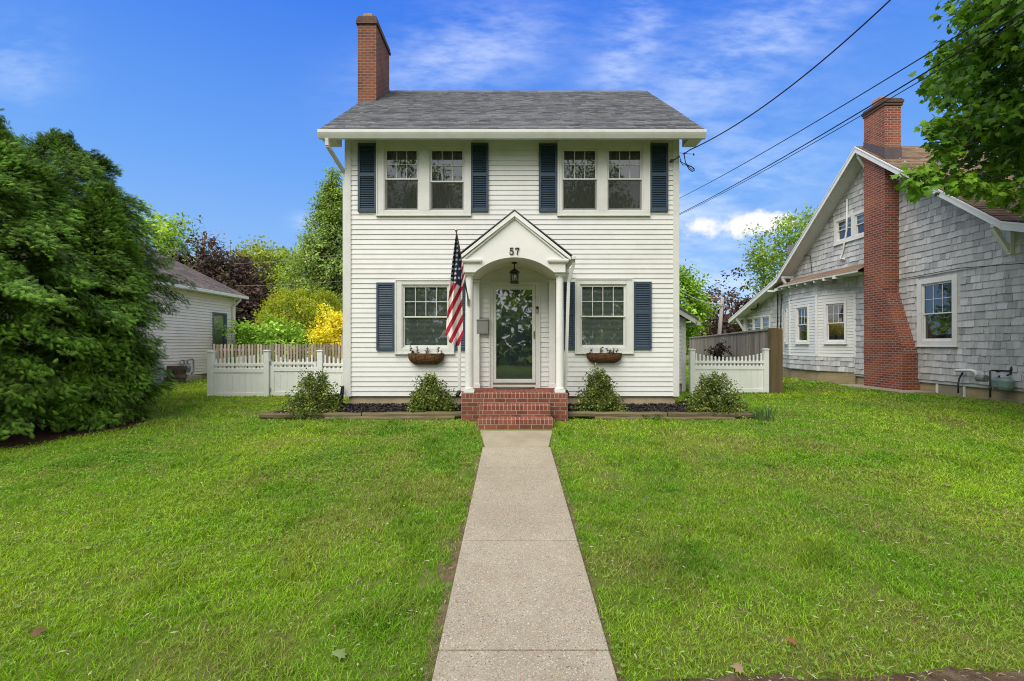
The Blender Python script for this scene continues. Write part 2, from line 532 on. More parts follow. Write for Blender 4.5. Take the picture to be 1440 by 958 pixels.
M['blue_frame'] = paint('slate_window', (.12, .16, .21), .5, .1, 5)
M['block'] = paint('stone_block', (.16, .125, .10), .95, .3, 9, bmp=.5, attr=True)
M['stone_found'] = brick_mat('rubble_stone', (.40, .31, .17), (.30, .23, .13), (.46, .38, .24), (.36, .31, .23), bw=.36, rh=.17, ms=.010, bmp=.9)
M['ac'] = paint('grey_cabinet', (.30, .33, .36), .5, .1, 6)
M['mat'] = paint('door_mat', (.10, .085, .065), .95, .2, 30, bmp=.5)


def flag_mat():
    m, t, out = new_mat('flag_cloth')
    a = t.n('ShaderNodeAttribute', attribute_name='Col').outputs['Color']
    obj = t.n('ShaderNodeTexCoord').outputs['Object']
    n = t.noise(obj, 220, 2, .5)
    b = t.n('ShaderNodeBsdfPrincipled', inp={'Base Color': a, 'Roughness': .8, 'Specular IOR Level': .15, 'Normal': bump(t, n, .15, .002)})
    tr = t.n('ShaderNodeBsdfTranslucent', inp={'Color': a})
    mx = t.n('ShaderNodeMixShader', inp={0: .2, 1: b.outputs[0], 2: tr.outputs[0]})
    t.L.new(mx.outputs[0], out.inputs[0])
    return m
M['flag'] = flag_mat()


def soil_mat(name, a, b_, c_, scale=3):
    m, t, out = new_mat(name)
    obj = t.n('ShaderNodeTexCoord').outputs['Object']
    n1 = t.noise(obj, scale * .25, 5, .6); n2 = t.noise(obj, scale * 14, 5, .7); n3 = t.noise(obj, scale * 1.2, 4, .6)
    c = t.mix(t.ramp(n1, .38, .62), a, b_)
    c = t.mix(t.ramp(t.math('ADD', t.math('MULTIPLY', n3, .6), t.math('MULTIPLY', n2, .4)), .46, .62), c, c_)
    principled(t, out, c, .95, .1, 0, bump(t, n2, .8, .03))
    return m
M['lawn'] = soil_mat('lawn_soil', (.105, .165, .022), (.13, .19, .026), (.12, .125, .040))
M['soil'] = soil_mat('bare_soil', (.13, .085, .058), (.10, .066, .045), (.19, .14, .095), 9)
M['edge_soil'] = soil_mat('thatch_soil', (.17, .125, .075), (.13, .10, .055), (.24, .185, .115), 6)
M['dark_soil'] = soil_mat('needle_litter', (.060, .034, .022), (.045, .026, .018), (.085, .050, .032), 6)


def concrete(name, pebbles):
    m, t, out = new_mat(name)
    obj = t.n('ShaderNodeTexCoord').outputs['Object']
    n1 = t.noise(obj, 1.1, 5, .6); n2 = t.noise(obj, 9, 5, .65); n3 = t.noise(obj, 160, 2, .6)
    c = t.mix(t.ramp(n1, .35, .65), (.325, .29, .215), (.265, .232, .168))
    c = t.mix(t.math('MULTIPLY', t.ramp(n2, .45, .7), .5), c, (.24, .205, .15))
    h = n3
    if pebbles:
        vo = t.n('ShaderNodeTexVoronoi', inp={'Vector': obj, 'Scale': 80.0, 'Randomness': 1.0})
        sp = t.n('ShaderNodeSeparateColor', inp={0: vo.outputs['Color']})
        k = t.math('MULTIPLY', t.ramp(vo.outputs['Distance'], .52, .30), t.math('GREATER_THAN', sp.outputs[0], .50))
        pc = t.mix(sp.outputs[1], (.085, .072, .058), (.52, .475, .39))
        pc = t.mix(t.math('GREATER_THAN', sp.outputs[2], .80), pc, (.30, .17, .10))
        c = t.mix(t.math('MULTIPLY', k, 1.0), c, pc)
        vo2 = t.n('ShaderNodeTexVoronoi', inp={'Vector': obj, 'Scale': 190.0})
        s2 = t.n('ShaderNodeSeparateColor', inp={0: vo2.outputs['Color']})
        c = t.mix(t.math('MULTIPLY', t.math('GREATER_THAN', s2.outputs[0], .72), .55), c, t.mix(s2.outputs[1], (.10, .08, .065), (.60, .55, .47)))
        h = t.math('ADD', t.math('MULTIPLY', k, .8), n3)
    principled(t, out, c, .9, .2, 0, bump(t, h, .35, .004))
    return m
M['aggregate'] = concrete('exposed_aggregate', True)
M['concrete'] = concrete('plain_concrete', False)

# ------------------------------------------------------------------ the ground, path, beds
SOIL_X, SOIL_Y = 1.1, 2.62


def grid_sheet(name, x0, x1, y0, y1, nx, ny, dz, mat, kind='structure', far=None):
    xs = np.linspace(x0, x1, nx); ys = np.linspace(y0, y1, ny)
    X, Y = np.meshgrid(xs, ys)
    Z = gz_np(X, Y) + dz
    V = np.stack([X, Y, Z], -1).reshape(-1, 3)
    f = []
    for j in range(ny - 1):
        for i in range(nx - 1):
            a = j * nx + i; f += [(a, a + 1, a + nx + 1), (a, a + nx + 1, a + nx)]
    o = tris_mesh(name, V, np.array(f), np.ones((len(V), 3)), mat)
    o.data.polygons.foreach_set('use_smooth', [True] * len(o.data.polygons))
    return tag(o, kind=kind)


def ground():
    # one sheet: fine near the house, stretched to the horizon
    xs = np.concatenate([[-900, -300, -120, -60], np.linspace(-32, 32, 161), [60, 120, 300, 900]])
    ys = np.concatenate([[-600, -200, -60, -20], np.linspace(-6, 34, 101), [60, 120, 300, 900]])
    X, Y = np.meshgrid(xs, ys)
    Z = gz_np(X, np.maximum(Y, 0.0)) + 0
    Z = np.where(Y < 1.5, gz_np(X, np.full_like(Y, 1.5)), Z)
    V = np.stack([X, Y, Z], -1).reshape(-1, 3); nx = len(xs)
    f = []
    for j in range(len(ys) - 1):
        for i in range(nx - 1):
            a = j * nx + i; f += [(a, a + 1, a + nx + 1), (a, a + nx + 1, a + nx)]
    o = tris_mesh('ground', V, np.array(f), np.ones((len(V), 3)), M['lawn'])
    o.data.polygons.foreach_set('use_smooth', [True] * len(o.data.polygons))
    tag(o, kind='structure')
ground()


def path():
    b = MB()
    cuts = [1.60, 2.72, 4.035, 5.47, 5.95, 6.86]
    for k in range(len(cuts) - 1):
        y0, y1 = cuts[k] + .005, cuts[k + 1] - .005
        z0, z1 = -0.03 + .067 * y0 + .022, -0.03 + .067 * y1 + .022
        w = .004 * math.sin(k * 3.1)
        b.hexa([(-.44 + w, y0, z0 - .2), (.58 + w, y0, z0 - .2), (.58 + w, y1, z1 - .2), (-.44 + w, y1, z1 - .2), (-.44 + w, y0, z0), (.58 + w, y0, z0), (.58 + w, y1, z1), (-.44 + w, y1, z1)])
    tag(b.build('concrete_path', M['aggregate'], bevel=.008), kind='structure')
    b = MB()
    z0, z1 = -.03 + .067 * 6.87 + .026, .493
    b.hexa([(-.41, 6.87, z0 - .2), (.555, 6.87, z0 - .2), (.73, 8.12, z1 - .2), (-.585, 8.12, z1 - .2), (-.41, 6.87, z0), (.555, 6.87, z0), (.73, 8.12, z1), (-.585, 8.12, z1)])
    tag(b.build('path_landing', M['concrete'], bevel=.008), kind='structure')
    b = MB()
    b.box(-14, 14, -.2, 1.58, -.2, .092)
    tag(b.build('pavement', M['concrete']), kind='structure')
path()


def soil_strip():
    n = 260; xs = np.linspace(.62, 9, n)
    edge = 2.52 + .065 * (1 - np.exp(-(xs - .6) / 1.2)) + .10 * (fnoise(xs * 1.6, xs * 0, 3) - .45)
    V, f = [], []
    for k, x in enumerate(xs):
        for y in (1.58, edge[k] - .25, edge[k]):
            V.append((x, y, float(gz_np(np.array(x), np.array(y))) + .010 + .045 * float(fnoise(np.array(x * 9.), np.array(y * 9.), 9) - .42)))
        if k:
            a = 3 * (k - 1); f += [(a, a + 3, a + 4), (a, a + 4, a + 1), (a + 1, a + 4, a + 5), (a + 1, a + 5, a + 2)]
    tag(tris_mesh('soil_strip', np.array(V), np.array(f), np.ones((len(V), 3)), M['soil']), kind='structure')
    # litter under the evergreens
    n = 40; V = [(-8.9, 8.0, .55)]; f = []
    for k in range(n):
        a = 2 * math.pi * k / n; r = 1.75 * (1 + .10 * math.sin(3 * a + 1) + .06 * math.sin(7 * a))
        x, y = -8.95 + r * 1.10 * math.cos(a), 7.95 + r * math.sin(a)
        V.append((x, y, 0))
    V = np.array(V, float); V[:, 2] = gz_np(V[:, 0], V[:, 1]) + .012
    f = [(0, 1 + k, 1 + (k + 1) % n) for k in range(n)]
    tag(tris_mesh('bare_soil', V, np.array(f), np.ones((len(V), 3)), M['dark_soil']), kind='structure')
soil_strip()


def edge_soil(side, name='path_edge_soil'):
    ys = np.linspace(1.7, 6.85, 90); V, f = [], []
    x0 = -.445 if side < 0 else .585
    for k, y in enumerate(ys):
        wd = edge_w(y, side)
        for q_ in (0, 1):
            x = x0 + side * (wd + .03) * q_
            V.append((x, y, float(gz_np(np.array(x), np.array(y))) + .007))
        if k:
            a = 2 * (k - 1); f += [(a, a + 1, a + 3), (a, a + 3, a + 2)] if side > 0 else [(a, a + 3, a + 1), (a, a + 2, a + 3)]
    tag(tris_mesh(name, np.array(V), np.array(f), np.ones((len(V), 3)), M['edge_soil']), kind='structure')


def edge_w(y, side):
    y = np.asarray(y, float)
    w = .006 + .06 * np.clip(fnoise(y * 1.7, y * 0 + side, 55, 3) - .36, 0, 1)
    if side < 0: w = w + .10 * np.exp(-((y - 3.68) / .22) ** 2) + (.07) * np.exp(-((y - 4.05) / .10) ** 2) + .03 * np.exp(-((y - 2.9) / .2) ** 2)
    return w
edge_soil(-1); edge_soil(1)

BED_L = [(-4.90, 8.93), (-1.0, 8.93), (-1.0, 9.72), (-3.75, 9.75), (-4.0, 10.15)]
BED_R = [(1.06, 8.93), (4.72, 8.93), (4.55, 9.6), (3.95, 10.4), (3.58, 9.75), (1.06, 9.72)]


def in_poly(x, y, poly):
    inside = np.zeros(np.shape(x), bool); n = len(poly)
    for i in range(n):
        (x0, y0), (x1, y1) = poly[i], poly[(i + 1) % n]
        c = ((y0 > y) != (y1 > y)) & (x < (x1 - x0) * (y - y0) / (y1 - y0 + 1e-12) + x0)
        inside ^= c
    return inside


def bed_z(y):
    return .585 + .115 * np.clip((np.asarray(y) - 8.95) / .7, 0, 1)


def beds():
    for poly in (BED_L, BED_R):
        cx, cy = np.mean(poly, 0)
        V = [(cx, cy, float(bed_z(cy)))] + [(x, y, float(bed_z(y))) for x, y in poly]
        n = len(poly)
        o = tris_mesh('mulch_bed', np.array(V), np.array([(0, 1 + k, 1 + (k + 1) % n) for k in range(n)]), np.ones((len(V), 3)), M['mulch'])
        tag(o, kind='structure')
    N = 26000
    x = rng.uniform(-5, 4.8, N); y = rng.uniform(8.9, 10.4, N)
    k = in_poly(x, y, BED_L) | in_poly(x, y, BED_R)
    x, y = x[k], y[k]; n = len(x)
    pos = np.stack([x, y, bed_z(y) + rng.uniform(-.01, .022, n) + .025 * fnoise(x * 5, y * 5, 3)], 1)
    ax = rdir(n); ax[:, 2] *= .5; up = rdir(n) * .9 + np.array([0, 0, 1.])
    tv = [(-.5, -.5, 0), (.5, -.5, 0), (.5, .5, .1), (-.5, .5, .1)]
    sc = np.stack([rng.uniform(.010, .022, n), rng.uniform(.03, .075, n), np.full(n, .02)], 1)
    g = rng.uniform(.4, 2.6, n) ** 1.0
    V, T, C = scatter(tv, [(0, 1, 2), (0, 2, 3)], pos, ax, up, sc, np.stack([g, g * .97, g * .97], 1))
    tag(tris_mesh('mulch', V, T, C, M['mulch']), 'dark mulch chips covering the beds along the house front', 'mulch', kind='stuff')
beds()

# ------------------------------------------------------------------ building helpers


def siding(mb, u0, u1, v0, v1, openings=(), e=.1045, out=.0105, top=None, vary=.03):
    """clapboards in the local (u, v, w) frame; openings = (u0, u1, v0, v1)"""
    seam = [sorted(u0 + random.uniform(.1, .35) * (u1 - u0) + 3.66 * m for m in range(3)) if m_ % 2 else [u0 + random.uniform(.4, .95) * (u1 - u0)] for m_ in range(11)]
    k = 0; v = v0
    while v < v1 - 1e-4:
        vt = min(v + e, v1)
        cuts = sorted({v, vt} | {q for o in openings for q in o[2:] if v < q < vt})
        g = 1 + random.uniform(-vary, vary); mb.col = (g, g, g)
        for a, b in zip(cuts, cuts[1:]):
            m = (a + b) / 2
            segs = [(u0, u1)]
            if top is not None:
                l, r = top(b); segs = [(max(u0, l), min(u1, r))]
            for o in openings:
                if o[2] < m < o[3]:
                    ns = []
                    for s0, s1 in segs:
                        if o[1] <= s0 or o[0] >= s1: ns.append((s0, s1)); continue
                        if o[0] > s0: ns.append((s0, o[0]))
                        if o[1] < s1: ns.append((o[1], s1))
                    segs = ns
            wa = out - (out + .004) * (a - v) / e; wb = out - (out + .004) * (b - v) / e
            js = seam[int(k // 2) % len(seam)]
            pieces = []
            for s0, s1 in segs:
                xs_ = [s0] + [j for j in js if s0 + .05 < j < s1 - .05] + [s1]
                pieces += list(zip(xs_, xs_[1:]))
            for s0, s1 in pieces:
                if s1 - s0 < .002: continue
                i_ = sum(1 for j in js if j <= s0 + 1e-6); gg = g * (1 + .012 * math.sin(i_ * 2.4 + k // 2)); mb.col = (gg, gg, gg)
                dw = .0013 * (i_ % 2); wa_, wb_ = wa + dw, wb + dw
                mb.poly([(s0, a, wa_), (s1, a, wa_), (s1, b, wb_), (s0, b, wb_)])
                if a == v: mb.poly([(s0, a, -.007), (s1, a, -.007), (s1, a, wa), (s0, a, wa)])
        v = vt; k += 1
    mb.col = (1, 1, 1)


def frame(mb, u0, u1, v0, v1, t, w0, w1, tb=None):
    """a picture frame of four members, butted"""
    tb = t if tb is None else tb
    mb.box(u0, u0 + t, v0, v1, w0, w1); mb.box(u1 - t, u1, v0, v1, w0, w1)
    mb.box(u0 + t, u1 - t, v1 - t, v1, w0, w1); mb.box(u0 + t, u1 - t, v0, v0 + tb, w0, w1)


def sash_window(T, parent, u0, u1, v0, v1, vm, cols, rows, glass='glass', paint_='trim', blind=None, lower_grid=False, name='sash', w=0.0, screen=False):
    """double hung sash in the opening u0..u1, v0..v1, meeting rail at vm; sub-parts of parent"""
    s = MB(T)
    frame(s, u0, u1, v0, v1, .022, w - .05, w + .012)                       # jamb liner
    a0, a1 = u0 + .022, u1 - .022
    frame(s, a0, a1, vm - .018, v1 - .022, .032, w - .030, w - .004)        # upper sash
    frame(s, a0, a1, v0 + .022, vm + .018, .032, w - .062, w - .032, .045)  # lower sash sits behind
    g0, g1 = a0 + .032, a1 - .032
    h0, h1 = vm + .014, v1 - .054
    for k in range(1, cols):
        x = g0 + (g1 - g0) * k / cols; s.box(x - .007, x + .007, h0, h1, w - .022, w - .010)
    for k in range(1, rows):
        z = h0 + (h1 - h0) * k / rows
        for c in range(cols):
            xa = g0 + (g1 - g0) * c / cols + (.007 if c else 0); xb = g0 + (g1 - g0) * (c + 1) / cols - (.007 if c < cols - 1 else 0)
            s.box(xa, xb, z - .007, z + .007, w - .021, w - .011)
    if lower_grid:
        q0, q1 = v0 + .067, vm - .014
        for k in range(1, cols):
            x = g0 + (g1 - g0) * k / cols; s.box(x - .007, x + .007, q0, q1, w - .054, w - .042)
    s.build(name, M[paint_], parent, bevel=.002)
    p = MB(T)
    p.poly([(g0, h0 - .01, w - .024), (g1, h0 - .01, w - .024), (g1, h1 + .01, w - .024), (g0, h1 + .01, w - .024)])
    p.poly([(g0, v0 + .05, w - .056), (g1, v0 + .05, w - .056), (g1, vm, w - .056), (g0, vm, w - .056)])
    p.build('pane', M[glass], parent)
    if screen:
        p = MB(T); p.poly([(u0 + .03, v0 + .03, w - .008), (u1 - .03, v0 + .03, w - .008), (u1 - .03, vm - .02, w - .008), (u0 + .03, vm - .02, w - .008)])
        p.build('insect_screen', M['screen'], parent)
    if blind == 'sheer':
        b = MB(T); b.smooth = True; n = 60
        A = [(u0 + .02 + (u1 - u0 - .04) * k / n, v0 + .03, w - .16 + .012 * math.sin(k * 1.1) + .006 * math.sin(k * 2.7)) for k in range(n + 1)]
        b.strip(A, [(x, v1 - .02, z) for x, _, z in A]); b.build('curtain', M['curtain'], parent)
    if blind == 'blind':
        b = MB(T); z = v1 - .05
        while z > v0 + .05:
            b.poly([(u0 + .026, z, w - .088), (u1 - .026, z, w - .088), (u1 - .026, z - .0235, w - .072), (u0 + .026, z - .0235, w - .072)])
            z -= .026
        for x in (.22, .5, .78):
            xx = u0 + (u1 - u0) * x; b.box(xx - .003, xx + .003, v0 + .05, v1 - .04, w - .071, w - .069)
        b.build('blind', M['blind'], parent)
    elif blind == 'curtain':
        b = MB(T); b.smooth = True
        n = 40
        for lo, hi in ((u0 + .02, u0 + (u1 - u0) * .36), (u0 + (u1 - u0) * .64, u1 - .02)):
            A = [(lo + (hi - lo) * k / n, v0 + .03, w - .14 + .02 * math.sin(k * 1.3)) for k in range(n + 1)]
            b.strip(A, [(x, v1 - .03, z) for x, _, z in A])
        b.build('curtain', M['curtain'], parent)
    elif blind == 'shade':
        b = MB(T); b.box(u0 + .03, u1 - .03, vm + .02, v1 - .03, w - .11, w - .105)
        b.build('window_shade', M['blind'], parent)


def shutter(T, parent, u0, u1, v0, v1, label=None):
    s = MB(T); t = .045; vm = v0 + (v1 - v0) * .54
    w0, w1 = .017, .047
    s.box(u0, u0 + t, v0, v1, w0, w1); s.box(u1 - t, u1, v0, v1, w0, w1)
    for a, b in ((v0, v0 + .07), (vm - .035, vm + .035), (v1 - .06, v1)):
        s.box(u0 + t, u1 - t, a, b, w0, w1 - .002)
    for a, b in ((v0 + .07, vm - .035), (vm + .035, v1 - .06)):
        n = int((b - a) / .036)
        for k in range(n):
            z = a + (b - a) * k / n; h = (b - a) / n
            s.hexa([(u0 + t, z, w0 + .002), (u1 - t, z, w0 + .002), (u1 - t, z, w1 - .006), (u0 + t, z, w1 - .006),
                    (u0 + t, z + h * .92, w0 + .002), (u1 - t, z + h * .92, w0 + .002), (u1 - t, z + h * .45, w0 + .012), (u0 + t, z + h * .45, w0 + .012)])
    return s.build('shutter', M['shutter'], parent)


def roof_tabs(mb, x0, x1, a, b, exp=.14, tab=.30, th=.007, dirx=True, cut=None):
    """laminated shingle tabs over the slope from eave a=(y,z) to ridge b=(y,z), running along X"""
    a = Vector((a[0], a[1])); b = Vector((b[0], b[1])); L = (b - a).length; d = (b - a) / L
    nrm = Vector((-d.y, d.x)) if d.x > 0 else Vector((d.y, -d.x))
    if nrm.y < 0: nrm = -nrm
    n = int(L / exp) + 1
    for r in range(n):
        s0 = r * exp; s1 = min(s0 + exp * 1.05, L)
        if s0 >= L: break
        x = x0 - random.uniform(0, tab)
        while x < x1:
            wd = tab * random.uniform(.45, 1.25)
            xa, xb = max(x + .003, x0), min(x + wd - .003, x1)
            x += wd
            if xb - xa < .02: continue
            g = random.uniform(.68, 1.18); w = random.uniform(-.04, .04); mb.col = (g + w, g, g - w)
            h0 = th * random.uniform(.8, 1.7); j = random.uniform(-.006, .004)
            p0 = a + d * (s0 + j); p1 = a + d * s1
            q0 = p0 + nrm * h0; q1 = p1 + nrm * .001
            mb.poly([(xa, q0.x, q0.y), (xb, q0.x, q0.y), (xb, q1.x, q1.y), (xa, q1.x, q1.y)])
            mb.poly([(xa, p0.x, p0.y), (xb, p0.x, p0.y), (xb, q0.x, q0.y), (xa, q0.x, q0.y)])
    mb.col = (1, 1, 1)


# ------------------------------------------------------------------ the white house
HY = 9.70
S = F / HY


def hx(px): return (px - 720) / S
def hz(py): return CZ + (484 - py) / S


house = empty('white_house', (0, HY, .6), 'white two storey house with slate blue shutters, grey roof and arched brick stoop', 'house')
WX = 3.53
FR = FRONT(HY)
WIN = [  # trim outer (px), list of sashes (px), meeting rail py, cols, blind
    dict(t=(530.5, 661.7, 197.5, 302.7), s=[(540.3, 589.4), (603.9, 653.6)], v=(208.5, 297), vm=251.5, c=3),
    dict(t=(784.6, 912.8, 197.5, 302.7), s=[(789.8, 840.6), (853.2, 904)], v=(208.5, 297), vm=251.5, c=3),
    dict(t=(556.5, 638.4, 393.8, 496.6), s=[(565.4, 632.2)], v=(400.5, 490), vm=445.6, c=4),
    dict(t=(809, 889.6, 392.6, 496), s=[(815.2, 880.8)], v=(400, 489.5), vm=445, c=4),
]
openings = []
for w in WIN:
    for s in w['s']: openings.append((hx(s[0]), hx(s[1]), hz(w['v'][1]), hz(w['v'][0])))
DX0, DX1 = -.400, .505
openings.append((DX0, DX1, 1.068, 3.245))
ZB, ZE = .893, 6.37

b = MB(FR); siding(b, -WX + .1, WX - .1, ZB, ZE, openings); b.build('front_siding', M['siding'], house)
BY = 16.85
GP = 13.25


def gable_top(z):
    if z <= 6.30: return (-99, 99)
    h = (z - 6.30) / .747
    return (HY - .1 + h, BY + .1 - h)


b = MB(EAST(WX)); siding(b, HY + .1, BY - .1, ZB, 9.2, (), top=gable_top); b.build('side_siding', M['siding'], house)
b = MB(WEST(-WX)); siding(b, -BY + .1, -HY - .1, ZB, 9.2, (), top=lambda z: tuple(-q for q in gable_top(z))[::-1]); b.build('side_siding', M['siding'], house)
b = MB(FACE((WX, BY), (-WX, BY))); siding(b, .1, 2 * WX - .1, ZB, ZE); b.build('rear_siding', M['siding'], house)
b = MB()
for sx in (-1, 1):
    x0, x1 = (-WX - .028, -WX + .102) if sx < 0 else (WX - .102, WX + .028)
    for y0, y1 in ((HY - .028, HY + .102), (BY - .102, BY + .028)):
        b = MB(); b.box(x0, x1, y0, y1, ZB - .01, 6.355); b.build('corner_board', M['trim'], house, bevel=.004)
b = MB()
for x0, x1, y0, y1 in ((-WX + .04, WX - .04, HY + .04, HY + .14), (-WX + .04, -WX + .14, HY + .14, BY - .04), (WX - .14, WX - .04, HY + .14, BY - .04), (-WX + .14, WX - .14, BY - .14, BY - .04)):
    b.box(x0, x1, y0, y1, .45, ZB + .004)
for x in (hx(550), hx(589), hx(884), hx(920)):
    b.box(x - .004, x + .004, HY + .037, HY + .041, .5, ZB - .005)
b.build('foundation', M['foundation'], house)
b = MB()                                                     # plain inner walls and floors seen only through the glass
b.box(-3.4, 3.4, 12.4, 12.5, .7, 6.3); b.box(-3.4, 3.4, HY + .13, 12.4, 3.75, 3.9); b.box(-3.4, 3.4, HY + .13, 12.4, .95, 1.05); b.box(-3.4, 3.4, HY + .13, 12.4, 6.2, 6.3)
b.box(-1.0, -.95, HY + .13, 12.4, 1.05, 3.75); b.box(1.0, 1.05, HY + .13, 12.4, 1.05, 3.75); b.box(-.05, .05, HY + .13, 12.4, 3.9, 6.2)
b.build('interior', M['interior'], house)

for k, w in enumerate(WIN):
    b = MB(FR)
    x0, x1, z1, z0 = hx(w['t'][0]), hx(w['t'][1]), hz(w['t'][2]), hz(w['t'][3])
    ss = [(hx(s[0]), hx(s[1])) for s in w['s']]
    v0, v1 = hz(w['v'][1]), hz(w['v'][0])
    o0, o1 = .0, .034
    b.box(x0, ss[0][0], z0, z1, o0, o1); b.box(ss[-1][1], x1, z0, z1, o0, o1)
    b.box(ss[0][0], ss[-1][1], v1, z1, o0, o1 - .002); b.box(ss[0][0], ss[-1][1], z0, v0, o0, o1 - .002)
    if len(ss) > 1: b.box(ss[0][1], ss[1][0], v0, v1, o0, o1 - .003)
    e = .018                                                  # raised backband and sill
    b.box(x0 - .012, x0 + e, z0, z1, o1, o1 + .014); b.box(x1 - e, x1 + .012, z0, z1, o1, o1 + .014)
    b.box(x0 + e, x1 - e, z1 - e, z1, o1, o1 + .013); b.box(x0 - .02, x1 + .02, z0 - .028, z0, o0, o1 + .022)
    win = b.build('window', M['trim'], house, bevel=.003)
    for j, (a0, a1) in enumerate(ss):
        sash_window(FR, win, a0, a1, v0, v1, hz(w['vm'] + (3.5 if (k == 0 and j == 1) else 0)), w['c'], 2, blind='blind' if k > 1 else 'sheer', screen=k < 2)
for a, c, d, e in ((504, 530, 202.5, 298.7), (662.4, 687, 202.2, 298.4), (757.7, 783.3, 202.8, 298.5), (913.4, 938.7, 202.6, 298.2),
                   (530, 555.6, 397.7, 493), (639.2, 664, 397.5, 492.6), (783, 808, 397, 492), (890.2, 915.5, 396.5, 491.4)):
    shutter(FR, house, hx(a), hx(c), hz(e), hz(d))

# roof, eaves, gutter
RX = 3.93
EAVE, RIDGE = (9.24, 6.345), (13.25, 9.355)
b = MB(); b.col = (.8, .8, .8)
b.prism([(-RX, 9.24, 6.26), (-RX, 9.24, 6.337), (-RX, 13.25, 9.347), (-RX, 17.26, 6.337), (-RX, 17.26, 6.26), (-RX, 13.25, 9.25)], (2 * RX, 0, 0))
roof_tabs(b, -RX - .015, RX + .015, EAVE, RIDGE, .128, .20)
roof_tabs(b, -RX - .015, RX + .015, (17.26, 6.345), RIDGE, .128, .30)
x = -RX
while x < RX - .25:                                                # ridge caps
    g = random.uniform(.7, 1.05); b.col = (g, g, g)
    b.hexa([(x, 13.10, 9.252), (x + .27, 13.10, 9.248), (x + .27, 13.25, 9.368), (x, 13.25, 9.376), (x, 13.11, 9.262), (x + .27, 13.11, 9.258), (x + .27, 13.25, 9.380), (x, 13.25, 9.388)])
    x += .26
roof = b.build('roof', M['roof'], house)
b = MB()
b.box(-3.90, 3.90, 9.252, 9.275, 6.19, 6.335)                # fascia
b.box(-3.62, 3.62, 9.275, 9.685, 6.36, 6.375)                # soffit
b.box(-3.90, -3.62, 9.275, 9.69, 6.19, 6.21); b.box(3.62, 3.90, 9.275, 9.69, 6.19, 6.21)
b.box(-3.9, -3.62, 9.67, 9.69, 6.212, 6.36); b.box(3.62, 3.9, 9.67, 9.69, 6.212, 6.36)
b.box(-WX + .03, WX - .03, 9.66, 9.690, 6.33, 6.358)         # frieze
for sx in (-1, 1):                                           # rake boards along the gables
    for (ya, za, yb, zb) in ((9.28, 6.20, 13.25, 9.165), (17.22, 6.20, 13.25, 9.165)):
        x = sx * 3.885
        b.prism([(x - .012, ya, za), (x - .012, ya, za + .13), (x - .012, yb, zb + .13), (x - .012, yb, zb)], (.024, 0, 0))
        x0, x1 = sorted((sx * 3.55, sx * 3.87))
        b.prism([(x0, ya, za + .03), (x0, ya, za + .045), (x0, yb, zb + .045), (x0, yb, zb + .03)], (x1 - x0, 0, 0))
b.build('eaves', M['trim'], house, bevel=.004)
b = MB()
gp = [(9.247, 6.155), (9.247, 6.31), (9.240, 6.31), (9.240, 6.162), (9.185, 6.162), (9.165, 6.20), (9.150, 6.235), (9.138, 6.262), (9.138, 6.312), (9.128, 6.312), (9.128, 6.258), (9.142, 6.225), (9.160, 6.190), (9.180, 6.153)]
b.prism([(-3.905, y, z) for y, z in gp], (7.81, 0, 0))
for x in (-3.907, 3.903):
    b.prism([(x, 9.247, 6.155), (x, 9.247, 6.31), (x, 9.13, 6.312), (x, 9.13, 6.258), (x, 9.18, 6.153)], (.004, 0, 0))
b.build('gutter', M['trim'], house)


def downspout(pts, w=.055, h=.075, name='downspout', mat='trim', parent=None):
    b = MB()
    for p, q in zip(pts, pts[1:]):
        up = (0, 1, 0) if abs((Vector(q) - Vector(p)).normalized().z) > .6 else (0, 0, 1)
        b.beam(p, q, h, w, up)
    return b.build(name, M[mat], parent if parent else house, bevel=.006)


downspout([(-3.74, 9.20, 6.16), (-3.74, 9.22, 6.02), (-3.60, 9.78, 5.68), (-3.60, 9.80, 5.5), (-3.60, 9.80, .9)])
# chimney on the left gable
b = MB()
b.box(-4.06, -3.575, 11.98, 13.25, .5, 10.42)
b.build('chimney', M['chimney'], house)
chim = house.children[-1]
b = MB()
b.box(-4.10, -3.535, 11.94, 13.29, 10.42, 10.50); b.box(-4.085, -3.55, 11.955, 13.275, 10.50, 10.58); b.box(-4.06, -3.575, 11.98, 13.25, 10.58, 10.64)
b.build('chimney_cap', M['chimney_cap'], chim, bevel=.006)
b = MB(); b.box(-3.95, -3.72, 12.1, 12.34, 10.64, 10.80); b.build('chimney_flue', M['clay'], chim, bevel=.01)
b = MB(); b.beam((-3.565, 11.97, 8.40), (-3.565, 13.25, 9.37), .012, .14); b.build('flashing', M['lead'], chim)

# rear side entry behind the right corner
b = MB(FRONT(13.3)); siding(b, 3.56, 4.96, .85, 2.78, e=.115); b.build('side_entry_wall', M['siding'], house)
b = MB(EAST(5.06)); siding(b, 13.4, 16.4, .85, 2.7, e=.115); b.build('side_entry_wall', M['siding'], house)
b = MB(); b.box(4.96, 5.075, 13.28, 13.4, .6, 2.76); b.box(4.50, 4.60, 13.26, 13.285, .75, 2.62); b.box(4.60, 4.93, 13.26, 13.285, 2.52, 2.62)
b.prism([(3.56, 13.03, 3.60), (3.56, 13.03, 3.76), (5.30, 13.03, 2.72), (5.30, 13.03, 2.56)], (0, .03, 0))
b.box(5.28, 5.40, 13.03, 16.5, 2.54, 2.64)
b.build('side_entry_trim', M['trim'], house)
b = MB(); b.col = (1, 1, 1); b.prism([(3.54, 13.0, 3.76), (3.54, 13.0, 3.81), (5.34, 13.0, 2.745), (5.34, 13.0, 2.695)], (0, 3.5, 0)); b.build('side_entry_roof', M['roof'], house)
b = MB(); b.box(3.6, 5.04, 13.35, 16.4, .4, .85); b.build('side_entry_foundation', M['foundation'], house)

# ------------------------------------------------------------------ the stoop
XC = .048


